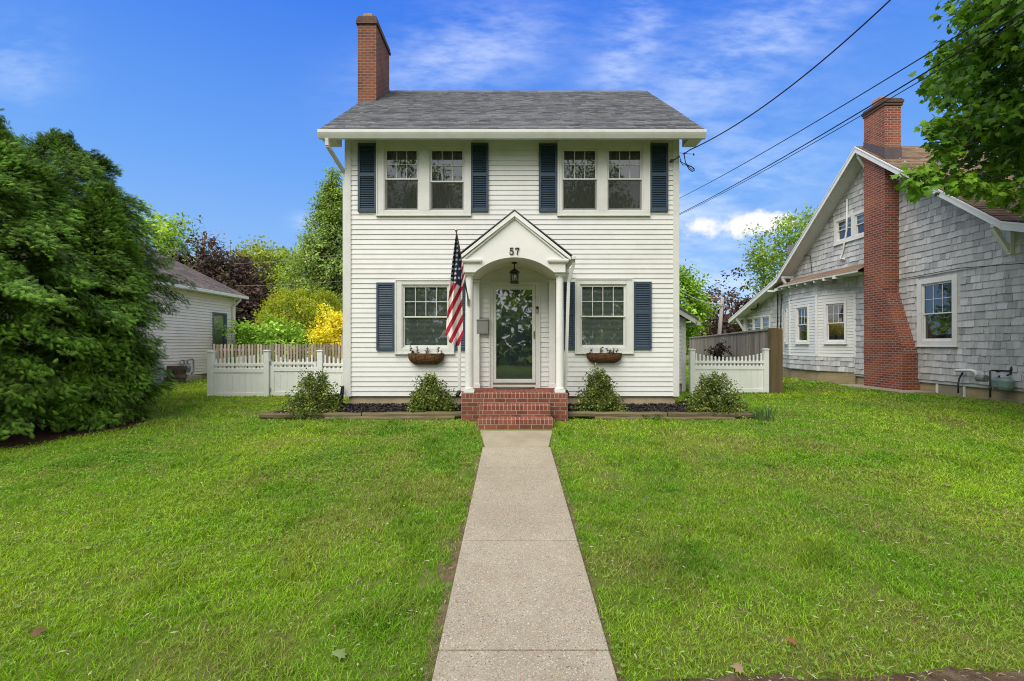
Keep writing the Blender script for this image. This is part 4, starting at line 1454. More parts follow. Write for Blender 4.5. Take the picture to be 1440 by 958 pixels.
def shingle_wall(mb, T, u0, u1, v0, v1, top=None, openings=(), e=.185):
    """hand-laid shingles, each one a tilted tab"""
    mb.M = T; v = v0; r = 0
    while v < v1:
        u = u0 - random.uniform(0, .2); dip = random.uniform(-.006, .006)
        while u < u1:
            w = random.choice([.11, .14, .17, .2, .24, .27]); a, c = max(u, u0), min(u + w - .005, u1); u += w
            if c - a < .02: continue
            m = (a + c) / 2
            vb = v + dip + .010 * math.sin(m * .9 + r * .4) + random.uniform(-.009, .009) - (random.uniform(.008, .022) if random.random() < .07 else 0)
            vt = v + e * 1.12
            if top is not None: vt = min(vt, top(m) - .02)
            if vt - vb < .03: continue
            if any(o[0] < m < o[1] and o[2] < v + e * .5 < o[3] for o in openings): continue
            g = random.gauss(1, .12); g = min(max(g, .62), 1.30); mb.col = (g, g, g * 1.005)
            th = random.uniform(.016, .034); tl = random.uniform(-.004, .004)
            mb.hexa([(a, vb, 0), (c, vb + tl, 0), (c, vb + tl, th), (a, vb, th), (a, vt, 0), (c, vt, 0), (c, vt, .003), (a, vt, .003)])
        v += e; r += 1
    mb.col = (1, 1, 1)


TW = WEST(NX)
top_u = lambda u: roof_z(-u)
W_LOW = (-13.28, -12.08, 1.95, 3.86)                # u0, u1, v0, v1 of the trims
W_UP = (-16.70, -14.86, 5.62, 6.54)
W_REAR = (-23.1, -20.85, 2.25, 3.36)
b = MB()
shingle_wall(b, TW, -23.4, -6.6, .98, 8.5, top_u, (W_LOW, W_UP, W_REAR))
b.build('shingle_siding', M['shingle'], nb)
b = MB(TW)                                          # sheathing behind the shingles, with the openings left out
def sheath(mb, u0, u1, v0, v1, openings, top):
    us = sorted({u0, u1, -PK, -PK - KO, -PK + KO} | {q for o in openings for q in o[:2]}); us = [q for q in us if u0 <= q <= u1]
    for a, c in zip(us, us[1:]):
        m = (a + c) / 2; segs = [(v0, None)]
        for o in openings:
            if o[0] < m < o[1]: segs = [(v0, o[2]), (o[3], None)]
        for s0, s1 in segs:
            mb.poly([(a, s0, -.005), (c, s0, -.005), (c, s1 if s1 else top(c) - .03, -.005), (a, s1 if s1 else top(a) - .03, -.005)])
sheath(b, -23.4, -6.6, .9, 8.5, (W_LOW, W_UP, W_REAR), top_u)
b.build('sheathing', M['shingle'], nb)
b = MB()
shingle_wall(b, FACE((NX, 6.6), (NX + 9, 6.6)), 0, 9, .98, 3.2)
b.build('shingle_siding', M['shingle'], nb)
b = MB(); b.box(NX + .06, NX + 9, 6.66, 23.3, .4, 1.0)
b.build('foundation', M['stone_found'], nb)
b = MB(); b.box(NX + 2.2, NX + 2.3, 6.8, 23.2, 1, 7); b.build('interior', M['interior'], nb)


def side_window(T, parent, o, sashes, vm, cols, blind, casing=.11, paint_='porch_white', lower_grid=False):
    b = MB(T)
    u0, u1, v0, v1 = o
    a, c, lo, hi = sashes[0][0], sashes[-1][1], v0 + casing, v1 - casing
    b.box(u0, a, v0, v1, -.01, .045); b.box(c, u1, v0, v1, -.01, .045); b.box(a, c, hi, v1, -.01, .044); b.box(a, c, v0, lo, -.01, .044)
    for k in range(len(sashes) - 1): b.box(sashes[k][1], sashes[k + 1][0], lo, hi, -.01, .043)
    b.box(u0 - .02, u1 + .02, v0 - .03, v0, -.01, .07)
    w = b.build('window', M[paint_], parent, bevel=.003)
    for s in sashes: sash_window(T, w, s[0], s[1], lo, hi, vm, cols, 2, paint_=paint_, blind=blind, lower_grid=lower_grid)
    return w


side_window(TW, nb, W_LOW, [(-13.14, -12.22)], 2.86, 3, 'curtain', .14)
side_window(TW, nb, W_UP, [(-16.58, -15.86), (-15.70, -14.98)], 6.10, 1, 'shade', .10)
side_window(TW, nb, W_REAR, [(-23.0, -22.35), (-22.28, -21.63), (-21.56, -20.93)], 2.80, 1, 'blind', .08)

# canted bay with vinyl siding
BP = [(NX, 19.9), (11.35, 18.6), (11.35, 16.96), (NX, 15.7)]
for k in range(3):
    a, c = BP[k], BP[k + 1]
    L = math.hypot(c[0] - a[0], c[1] - a[1]); T = FACE(a, c)
    o = {0: (.50, .98, 2.02, 3.50), 1: (.42, 1.22, 2.02, 3.50), 2: (.30, 1.08, 2.02, 3.52)}[k]
    b = MB(T); siding(b, .04, L - .04, 1.57, 3.80, (o,), e=.11); b.build('bay_siding', M['porch_white'] if False else M['siding'], nb)
    b = MB(); shingle_wall(b, T, .0, L, 1.02, 1.50); b.build('bay_shingles', M['shingle'], nb)
    b = MB(); shingle_wall(b, T, 0, L, 3.80, 4.30); b.build('bay_shingles', M['shingle'], nb)
    b = MB(T); b.box(-.03, .05, 1.54, 3.84, -.02, .03); b.box(L - .05, L + .03, 1.54, 3.84, -.02, .028); b.box(.05, L - .05, 1.535, 1.575, -.02, .024); b.box(.05, L - .05, 3.79, 3.84, -.02, .024)
    b.build('bay_trim', M['porch_white'], nb, bevel=.003)
    side_window(T, nb, o, [(o[0] + .07, o[1] - .07)], 2.76, 3 if k else 1, 'curtain', .07)
b = MB()
ring = lambda z, s=0.0: [(NX, 19.9 + s, z), (11.35 - s, 18.6 + s * .4, z), (11.35 - s, 16.96 - s * .4, z), (NX, 15.7 - s, z)]
b.M = None
r0, r1 = ring(.45), ring(1.03)
r0 = [(x + (.06 if x < NX else 0), y, z) for x, y, z in r0]; r1 = [(x + (.06 if x < NX else 0), y, z) for x, y, z in r1]
b.strip(r0, r1)
b.build('bay_foundation', M['stone_found'], nb)
b = MB(); b.strip(ring(1.0), ring(1.6)); b.strip(ring(3.78), ring(4.34)); b.poly(ring(1.0))
b.build('sheathing', M['shingle'], nb)
b = MB()
e = [(11.55, 20.15, 4.40), (11.06, 18.85, 4.40), (11.06, 16.8, 4.40), (11.22, 14.77, 4.40)]
w = [(NX, 20.1, 4.62), (NX, 18.8, 4.74), (NX, 16.8, 4.74), (NX, 14.77, 4.72)]
b.strip(e, w)
b.build('bay_roof', M['roof_brown'], nb)
b = MB()
lo = [(x + .012, y, z - .055) for x, y, z in e]
b.strip(lo, [(x + .004, y, z - .004) for x, y, z in e]); b.strip([(NX, y, z) for x, y, z in lo], lo)
b.build('bay_fascia', M['porch_white'], nb)
for k in range(9):
    y = 15.75 + k * .5; b = MB(); b.box(11.10, 11.42, y - .03, y + .03, 4.26, 4.34); b.build('rafter_tail', M['porch_white'], nb)
b = MB(); b.tube([(11.8, 16.02, 7.1), (11.8, 16.05, 6.0), (11.79, 16.2, 5.35), (11.79, 16.35, 5.08), (11.78, 16.1, 5.0)], .03, 8); b.build('conduit', M['porch_white'], nb)
b = MB(); b.tube([(11.78, 21.9, 3.95), (11.70, 21.7, 4.08), (11.66, 21.55, 4.0), (11.66, 21.6, 3.75), (11.66, 21.9, 3.66), (11.66, 22.2, 3.68)], .035, 8); b.build('mast_hook', M['dark_metal'], nb)
b = MB(); b.tube([(11.80, 19.95, 4.2), (11.80, 20.0, 2.6)], .018, 6); b.tube([(11.8, 19.92, 6.1), (11.8, 19.5, 5.8), (11.8, 18.0, 5.5), (11.8, 17.9, 4.75)], .010, 6); b.tube([(11.79, 15.0, 3.95), (11.78, 12.0, 4.0), (11.7, 9.0, 3.72)], .010, 6); b.build('cables', M['dark_metal'], nb)

# roof: two pitches each side, rake boards, brackets
b = MB()
RX0 = 11.30
pr = [(RX0, PK - SO, SZ), (RX0, PK - KO, KZ), (RX0, PK, PZ), (RX0, PK + KO, KZ), (RX0, PK + SO, SZ), (RX0, PK + SO, SZ - .09), (RX0, PK + KO, KZ - .10), (RX0, PK, PZ - .11), (RX0, PK - KO, KZ - .10), (RX0, PK - SO, SZ - .09)]
b.col = (.8, .8, .8)
b.prism([(x, y, z - .012) for x, y, z in pr], (10.5, 0, 0))
roof_tabs(b, RX0 - .02, 21.8, (PK - KO, KZ), (PK, PZ), .135, .32)
roof_tabs(b, RX0 - .02, 21.8, (PK - SO, SZ), (PK - KO, KZ), .135, .32)
b.col = (1.1, 1.1, 1.1)
b.build('roof', M['roof_brown'], nb)
b = MB()
for (ya, za, yb, zb) in ((PK - KO, KZ, PK, PZ), (PK + KO, KZ, PK, PZ), (PK - SO, SZ, PK - KO, KZ), (PK + SO, SZ, PK + KO, KZ)):
    b.prism([(RX0 - .032, ya, za - .20), (RX0 - .032, ya, za - .012), (RX0 - .032, yb, zb - .012), (RX0 - .032, yb, zb - .215)], (.030, 0, 0))
    b.prism([(RX0 - .046, ya, za - .06), (RX0 - .046, ya, za - .010), (RX0 - .046, yb, zb - .010), (RX0 - .046, yb, zb - .06)], (.013, 0, 0))
    # soffit boards
    b.prism([(RX0, ya, za - .13), (RX0, ya, za - .112), (RX0, yb, zb - .122), (RX0, yb, zb - .14)], (NX - RX0 - .005, 0, 0))
b.build('rake_boards', M['porch_white'], nb, bevel=.004)
for y in (PK, PK + KO - .25, PK - KO + .25, PK + SO - .7):
    z = roof_z(y) - .18; b = MB()
    b.box(11.72, 11.82, y - .05, y + .05, z - .75, z - .02); b.box(11.34, 11.72, y - .05, y + .05, z - .12, z - .02)
    b.beam((11.38, y, z - .14), (11.75, y, z - .70), .09, .09, (0, 1, 0))
    b.build('bracket', M['porch_white'], nb, bevel=.004)


def right_chimney():
    b = MB()
    xo, xi = 11.40, NX + .05
    yf, yn, yl = 14.74, 13.92, 13.27
    zs0, zs1 = 1.72, 3.60
    # lower block, sloping shoulder, stack
    pts = [(xo, yf), (xo, yn)]
    prof = [(xo, yl, .45), (xo, yl, zs0), (xo, yn, zs1), (xo, yn, 8.40 + .9), (xo, yf, 8.40 + .9), (xo, yf, .45)]
    b.prism(prof[::-1], (xi - xo, 0, 0))
    c = b.build('chimney', M['chimney_right'], nb)
    b = MB(); b.box(xo - .03, NX + .09, yn - .03, yf + .03, 9.30, 9.38); b.box(xo - .05, NX + .11, yn - .05, yf + .05, 9.38, 9.47); b.box(xo - .02, NX + .08, yn - .02, yf + .02, 9.47, 9.52)
    b.build('chimney_cap', M['chimney_cap'], c, bevel=.006)
    b = MB(); b.box(xo + .10, xo + .38, yn + .30, yf - .2, 9.52, 9.74); b.build('chimney_flue', M['clay'], c, bevel=.01)
    b = MB(); b.prism([(xo - .012, yf + .012, 8.30), (xo - .012, yf + .012, 8.55), (xo - .012, yn - .012, 8.02), (xo - .012, yn - .012, 7.62)], (NX + .075 - xo, 0, 0)); b.build('flashing', M['lead'], c)
    b = MB(); b.box(10.95, NX, 12.7, 15.3, .5, .66); b.build('chimney_footing', M['concrete'], c, bevel=.02)
right_chimney()
b = MB(TW); b.box(-12.72, -11.95, .5, .97, -.05, -.045 + .004); b.build('basement_panel', M['concrete'], nb)
for u in (-12.72, -11.95):
    b = MB(TW); b.box(u - .03, u + .03, .55, .975, -.05, -.02); b.build('panel_post', M['porch_white'], nb)
b = MB(); b.tube([P(1344, 521, 11.95), P(1366, 521, 11.65), P(1371, 522.5, 11.58), P(1373, 526, 11.57), P(1373, 531, 11.57)], .042, 12)
tag(b.build('vent_pipe', M['pvc']), 'white plastic vent pipe elbow on the grey shingle wall near the gas meter', 'pipe')
b = MB(); b.tube([P(1354, 524, 11.9), P(1349, 532, 11.86), P(1347.5, 540, 11.8), P(1347.5, 553, 11.75)], .02, 8)
tag(b.build('drain_hose', M['black_rubber']), 'thin black hose hanging below the white vent pipe', 'hose')


def gas_meter_right():
    t = empty('gas_meter', (11.55, 10.8, .65), 'pale green gas meter with dark pipes beside the grey shingle house', 'gas meter')
    q = lambda px, py, D=11.0: P(px, py, D)
    b = MB()
    D = 10.78; c = P(1410, 540, D)
    w, h, d = .20, .155, .13
    for k in range(1):
        b.smooth = True
        rings = []
        for zz, s in ((-1, .62), (-.9, .78), (-.3, 1.0), (.3, 1.0), (.42, 1.04), (.5, 1.04), (.6, .98), (.9, .80), (1, .6)):
            ring = [];
            for j in range(20):
                a = 2 * math.pi * j / 20; ca, sa = math.cos(a), math.sin(a)
                ring.append(b.pt((c.x + d * s * math.copysign(abs(ca) ** .6, ca), c.y + w * s * math.copysign(abs(sa) ** .6, sa), c.z + h * zz)))
            rings.append(ring)
        for r in range(len(rings) - 1):
            for j in range(20): b.face((rings[r][j], rings[r][(j + 1) % 20], rings[r + 1][(j + 1) % 20], rings[r + 1][j]))
        b.face(rings[0][::-1]); b.face(rings[-1])
    b.build('meter_body', M['meter_green'], t)
    b = MB(); b.tube([P(1392.5, 559, D), P(1392.5, 546, D), P(1392.5, 522, D), P(1395, 521, D), P(1420, 522, D), P(1422, 521, D)], .020, 8)
    b.tube([P(1405, 528, D), P(1405, 531, D)], .02, 8)
    b.tube([P(1416, 528, D), P(1421, 526, D), P(1422, 517, D), P(1424, 515, D), P(1430.5, 515.5, D), P(1431, 518, D), P(1430.5, 540, D), P(1434, 541, D)], .020, 8)
    for px, py in ((1392.5, 546), (1422, 520), (1403, 522)):
        p = P(px, py, D); b.tube([p - Vector((0, 0, .03)), p + Vector((0, 0, .03))], .032, 8)
    b.build('pipes', M['dark_metal'], t)
    b = MB(); p = P(1381, 532, 11.2); b.tube([p + Vector((-.0, -.1, 0)), p + Vector((0, .1, 0))], .085, 12); b.build('regulator', M['meter_grey'], t)
    b = MB(); b.box(c.x - d - .02, c.x - d + .02, c.y - .02, c.y + .09, c.z - .08, c.z + .03); b.build('dial', M['grey_metal'], t)
gas_meter_right()


def electric_meter():
    p = P(1092.5, 490, 20.2)
    t = empty('electric_meter', (11.8, 20.2, 1.4), 'grey electric meter box on the far corner of the shingle house', 'electric meter')
    b = MB(); b.box(11.66, 11.83, 20.05, 20.35, 1.35, 1.85); b.build('box', M['grey_metal'], t, bevel=.01)
    b = MB(); b.tube([(11.66, 20.2, 2.05), (11.60, 20.2, 2.05)], .10, 14); b.box(11.66, 11.83, 20.08, 20.32, 1.9, 2.25); b.build('dial', M['grey_metal'], t)
    b = MB(); b.tube([(11.78, 20.2, 2.25), (11.78, 20.2, 4.2)], .02, 6); b.build('conduit', M['dark_metal'], t)
electric_meter()

# ------------------------------------------------------------------ the house on the left
LX = -12.6
lh = empty('siding_house', (LX - 4.4, 17, .6), 'low pale pinkish sided house with taupe roof behind the evergreens on the left', 'house')
LW = (19.15, 20.05, 1.85, 3.32)
b = MB(EAST(LX)); siding(b, 11.1, 20.6, .80, 4.06, (LW,), e=.115, out=.026); b.build('siding', M['white_left'], lh)
for xa, xb, y in ((LX, LX - 9.2, 20.7), (LX - 9.2, LX, 11.0)):
    L = abs(xa - xb); b = MB(FACE((xa, y), (xb, y)))
    siding(b, .1, L - .1, .80, 6.4, (), e=.115, out=.024, top=lambda z, L=L: (-9, 99) if z < 4.06 else ((z - 4.06) / .5, L - (z - 4.06) / .5)); b.build('siding', M['white_left'], lh)
b = MB(); b.box(LX - 9.1, LX - .05, 11.05, 20.65, .4, .80); b.build('foundation', M['concrete'], lh)
for y in (11.0, 20.6):
    b = MB(); b.box(LX - .1, LX + .025, y, y + .1, .79, 4.08); b.build('corner_board', M['porch_white'], lh)
b = MB(); EX_, EZ_ = -12.22, 4.20
b.col = (.85, .85, .85)
b.prism([(EX_, 10.7, EZ_ - .05), (EX_, 10.7, EZ_), (-17.2, 10.7, EZ_ + .5 * 4.98), (-22.18, 10.7, EZ_), (-22.18, 10.7, EZ_ - .05), (-17.2, 10.7, EZ_ + .5 * 4.98 - .05)], (0, 10.3, 0))
o = MB(Matrix(((0, -1, 0, -17.2), (1, 0, 0, 0), (0, 0, 1, 0), (0, 0, 0, 1))))
roof_tabs(o, 10.7, 21.0, (-4.98, EZ_ + .004), (0, EZ_ + .5 * 4.98 + .004), .14, .32)
for k in range(len(o.f)):
    b.f.append(tuple(i + len(b.v) for i in o.f[k])); b.c.append(o.c[k]); b.s.append(False)
b.v += o.v
b.build('roof', M['roof_taupe'], lh)
b = MB()
b.box(EX_ - .02, EX_ + .09, 10.7, 21.0, EZ_ - .14, EZ_ - .02); b.box(LX, EX_ - .02, 10.75, 20.95, EZ_ - .13, EZ_ - .11)
b.build('gutter', M['porch_white'], lh, bevel=.015)
downspout([(EX_ + .0, 20.5, EZ_ - .12), (EX_ - .05, 20.5, EZ_ - .25), (LX + .06, 20.45, EZ_ - .55), (LX + .06, 20.45, .8)], .06, .08, mat='porch_white', parent=lh)
T = EAST(LX); b = MB(T); frame(b, 19.12, 20.08, 1.82, 3.35, .06, -.01, .035); w = b.build('window', M['blue_frame'], lh)
sash_window(T, w, 19.18, 20.02, 1.88, 3.29, 2.6, 1, 1, paint_='blue_frame', blind='blind')
b = MB(); b.box(LX - 3, LX - 2.9, 11.2, 20.5, .9, 4); b.build('interior', M['interior'], lh)


def gas_meter_left():
    y = 17.3; x = LX + .2
    t = empty('gas_meter', (x, y, .8), 'small grey gas meter with pipe loop on the pinkish sided house', 'gas meter')
    b = MB(); c = (x, y, 1.10)
    b.smooth = True
    b.lathe(c, [(.09, -.17), (.15, -.14), (.16, -.02), (.165, .0), (.16, .03), (.14, .12), (.08, .16)], 16); b.build('meter_body', M['meter_grey'], t)
    b = MB()
    b.tube([(x, y - .30, .95), (x, y - .30, 1.36), (x, y - .24, 1.40), (x, y - .1, 1.40), (x, y - .08, 1.22)], .022, 8)
    b.tube([(x, y + .08, 1.22), (x, y + .1, 1.40), (x, y + .36, 1.42), (x, y + .42, 1.36), (x, y + .42, .92), (x, y + .30, .85)], .03, 8); b.build('pipes', M['grey_metal'], t)
gas_meter_left()
b = MB()
b.box(LX + .06, LX + .5, 16.9, 17.75, .5, .80)
tag(b.build('concrete_footing', M['concrete'], bevel=.01), 'pale concrete slab edge under the left gas meter', 'slab')


def blocks():
    D = 16.4; k = 0
    for r in range(4):
        for c_ in range(2):
            x0 = -12.50 + c_ * .31 + (.05 if r % 2 else 0); z0 = .60 + r * .155
            b = MB(); g = random.uniform(.6, 1.2); b.col = (g, g * .95, g * .88)
            b.box(x0, x0 + .295, D, D + .22, z0, z0 + .150)
            o = b.build('stone_block', M['block'], bevel=.015)
            lab = ['bottom', 'second', 'third', 'top'][r] + ' brown stone block, ' + ['left', 'right'][c_] + ' column of the pile by the left gas meter'
            tag(o, lab, 'stone block', 'stacked stone blocks by the left house')
blocks()
b = MB(); b.box(LX + .08, LX + .75, 14.9, 15.5, .58, 1.35); o = b.build('air_conditioner', M['ac'], bevel=.03)
tag(o, 'grey metal cabinet half hidden by the evergreens at the left house wall', 'air conditioner')

# ------------------------------------------------------------------ trees
def limb(mb, a, c, r0, r1, bend=.15, n=6, sides=7):
    a, c = Vector(a), Vector(c); L = (c - a).length
    off = Vector((random.gauss(0, 1), random.gauss(0, 1), random.gauss(0, .4) + .4)) * L * bend
    pts = [a.lerp(c, k / n) + off * math.sin(math.pi * k / n) * .6 for k in range(n + 1)]
    mb.tube(pts, [r0 + (r1 - r0) * k / n for k in range(n + 1)], sides)
    return pts


def leaf_colors(n_cl, per, palette, cvar=.16, lvar=.18):
    pal = np.array(palette, float)
    i = rng.integers(0, len(pal), n_cl); j = rng.integers(0, len(pal), n_cl); q = rng.random((n_cl, 1))
    c = pal[i] * q + pal[j] * (1 - q)
    c = c * (1 + rng.normal(0, cvar, (n_cl, 1)))
    c = np.repeat(c, per, 0) * (1 + rng.normal(0, lvar, (n_cl * per, 1)))
    return np.clip(c, .003, .9)


def clump_leaves(centers, per, cr, size, palette, tmpl=LEAF_OVAL, droop=.35, outward=None, flat=.75, cvar=.16, lvar=.18):
    n = len(centers); N = n * per
    cr = np.broadcast_to(np.asarray(cr, float).reshape(-1, 1), (n, 1))
    off = rdir(N) * (rng.random((N, 1)) ** .45) * np.repeat(cr, per, 0)
    off[:, 2] *= flat
    pos = np.repeat(centers, per, 0) + off
    ax = norm(off + rdir(N) * np.repeat(cr, per, 0) * .7); ax[:, 2] -= droop; ax = norm(ax)
    up = rdir(N) * .75 + np.array([0, 0, .75])
    if outward is not None: up = up + .9 * np.repeat(outward, per, 0)
    sc = size * rng.uniform(.65, 1.25, N)
    return scatter(*tmpl, pos, ax, up, sc, leaf_colors(n, per, palette, cvar, lvar))


def tree(name, label, cat, base, h, c, rad, n_cl, per, cr, size, palette, mat='leaf', trunk_r=.16, group=None, tmpl=LEAF_OVAL, shell=.5, shape=None, limbs=16, droop=.35, fuzz=.22, kind=None):
    """a trunk, limbs and a crown of leaf clumps in an uneven ellipsoid at c"""
    base, c = Vector(base), Vector(c)
    t = empty(name, base, label, cat, group)
    d = rdir(n_cl)
    r = (shell + (1 - shell) * rng.random((n_cl, 1)) ** .5)
    lump_ = 1 + fuzz * np.sin(d[:, :1] * 5.1 + c.x) * np.cos(d[:, 2:] * 4.3 + c.y) + fuzz * .6 * np.sin(d[:, 1:2] * 9.0 + c.z)
    p = d * r * lump_ * np.array(rad)
    if shape is not None: p = shape(p)
    cen = p + np.array(c)
    mb = MB(); top = c + Vector((0, 0, rad[2] * .45))
    fork = base.lerp(top, .45)
    pts = limb(mb, base - Vector((0, 0, .2)), top, trunk_r, trunk_r * .25, .04, 8, 9)
    for k in rng.choice(n_cl, min(limbs, n_cl), replace=False):
        q = pts[int(rng.integers(3, 8))]
        limb(mb, q, cen[k], trunk_r * .38, trunk_r * .06, .12, 5, 6)
    mb.build('trunk', M['bark'], t)
    V, T, C = clump_leaves(cen, per, cr * rng.uniform(.6, 1.35, n_cl), size, palette, tmpl, droop, norm(p + 1e-6))
    tris_mesh('crown', V, T, C, M[mat], t)
    return t


LIME = [(.21, .31, .03), (.27, .37, .04), (.15, .24, .024)]
MIDG = [(.11, .19, .028), (.16, .25, .036), (.085, .15, .025)]
PURP = [(.048, .028, .030), (.072, .040, .040), (.062, .054, .044), (.095, .068, .058)]


def T2(px, D): return (px - 720) / F * D


def bg_tree(name, label, px, ptop, pbot, D, wpx, palette, n=190, per=34, size=.30, cr=.75, group='background trees', **kw):
    x = T2(px, D); zt = CZ + (484 - ptop) / F * D; zb = CZ + (484 - pbot) / F * D
    rz = (zt - zb) / 2; rx = wpx / 2 / F * D
    palette = [tuple(min(.8, v * 1.28) for v in c_) for c_ in palette]
    return tree(name, label, 'tree' if 'shrub' not in name else 'shrub', (x, D, .6), zt, (x, D, zb + rz), (rx * .92, rx * .85, rz * .92), n, per, cr, size, palette, group=group, **kw)


G = 'trees beyond the back yards'
LIME = [(.25, .38, .035), (.32, .44, .045), (.18, .29, .028)]
PALE = [(.20, .30, .06), (.26, .36, .075), (.15, .23, .045)]
FRESH = [(.20, .34, .035), (.26, .42, .045), (.15, .26, .03)]
bg_tree('leafy_tree', 'bright lime green tree rising behind the left house roof', 205, 286, 470, 31, 150, LIME, 230, 40, .27, .8, G)
bg_tree('bare_tree', 'thin grey branched tree with sparse leaves above the plum tree', 288, 318, 450, 36, 150, [(.16, .15, .10), (.15, .18, .06)], 110, 10, .22, .7, G, trunk_r=.22, limbs=90, shell=.75)
bg_tree('plum_tree', 'dark purple leaved tree behind the left house', 300, 336, 500, 27, 126, PURP, 260, 44, .25, .6, G)
bg_tree('plum_tree', 'lower dark purple tree between the left house and the round yellow green shrub', 352, 396, 500, 26, 84, PURP, 150, 36, .23, .5, G)
bg_tree('leafy_tree', 'loose yellow green tree between the plum trees and the tall conical tree', 372, 336, 490, 39, 135, [(.26, .31, .045), (.31, .37, .05), (.20, .24, .045)], 380, 46, .30, .95, G, fuzz=.15)
bg_tree('leafy_tree', 'pale green tree at the foot of the tall conical tree', 440, 336, 500, 36, 130, PALE, 380, 48, .25, .8, G)
cone = lambda p: p * np.stack([np.clip(.98 - (p[:, 2] + 6.6) / 13.8, .04, 1.0) ** .85 * 1.0, np.clip(.98 - (p[:, 2] + 6.6) / 13.8, .04, 1.0) ** .85, np.ones(len(p))], 1)
bg_tree('conical_tree', 'tall conical light green tree at the left side of the white house', 468, 226, 505, 34, 205, [(.19, .285, .07), (.25, .34, .085), (.14, .215, .055)], 680, 46, .20, .60, G, shape=cone, trunk_r=.25, shell=.35, limbs=90, fuzz=.10)
bg_tree('round_shrub', 'big dome shaped yellow green shrub behind the picket fence', 428, 402, 520, 24, 132, [(.25, .30, .022), (.21, .26, .02), (.30, .32, .028)], 420, 60, .12, .36, 'shrubs beyond the picket fence', shell=.80, fuzz=.04, trunk_r=.1, droop=-.3)
bg_tree('leafy_shrub', 'bright green loose shrub just above the picket fence', 384, 448, 520, 21, 124, [(.25, .42, .05), (.32, .50, .07), (.17, .30, .035)], 170, 44, .16, .42, 'shrubs beyond the picket fence', trunk_r=.06, fuzz=.3)
bg_tree('golden_shrub', 'golden yellow shrub beside the white house behind the picket fence', 480, 432, 515, 20.5, 84, [(.62, .50, .022), (.70, .58, .035), (.46, .40, .025)], 150, 46, .15, .36, 'shrubs beyond the picket fence', trunk_r=.06, fuzz=.3)
bg_tree('leafy_tree', 'fresh bright green tree at the right edge of the white house', 956, 376, 490, 30, 72, FRESH, 190, 44, .24, .6, G)
bg_tree('plum_tree', 'dark purple leaved tree between the two houses on the right', 1018, 396, 520, 36, 120, PURP + [(.12, .055, .05), (.14, .10, .05)], 190, 30, .30, .65, G, fuzz=.35)
bg_tree('leafy_tree', 'green tree rising behind the shingle house gable', 1136, 288, 480, 32, 160, [(.17, .27, .045), (.22, .32, .05), (.13, .21, .04)], 330, 40, .25, .8, G)

# a far belt of trees closing the view beyond the yards
n = 980
ii = np.arange(n)
cx = np.where(ii < 620, rng.uniform(-110, 110, n), rng.uniform(-32, 32, n)); cy = np.where(ii < 380, rng.uniform(62, 80, n), np.where(ii < 620, rng.uniform(-44, -30, n), rng.uniform(-30, -24, n)))  # rows behind the camera are unseen, added to darken the window reflections
cz = np.where(ii < 620, rng.uniform(.5, 1, n), rng.uniform(.1, 1.55, n)) * (3.5 + 4.0 * fnoise(cx * .12, cx * 0, 4))
V, T, C = clump_leaves(np.stack([cx, cy, cz], 1), 26, 2.4, .9, MIDG + LIME)
tag(tris_mesh('tree_belt', V, T, C, M['leaf']), 'far belt of green trees beyond the yards, with unseen rows added behind the camera', 'trees', kind='stuff')

# street trees behind the photographer, mirrored in the windows
for x, y, lab in ((-6.5, -12, 'broad street tree across the road, seen only in the left window reflections'), (4.5, -11, 'broad street tree across the road, seen only in the right window reflections')):
    tree('street_tree', lab, 'tree', (x, y, 0), 14, (x, y, 9.0), (4.6, 3.6, 5.4), 190, 110, .95, .24, MIDG, group='street trees across the road', trunk_r=.3, shell=.45)


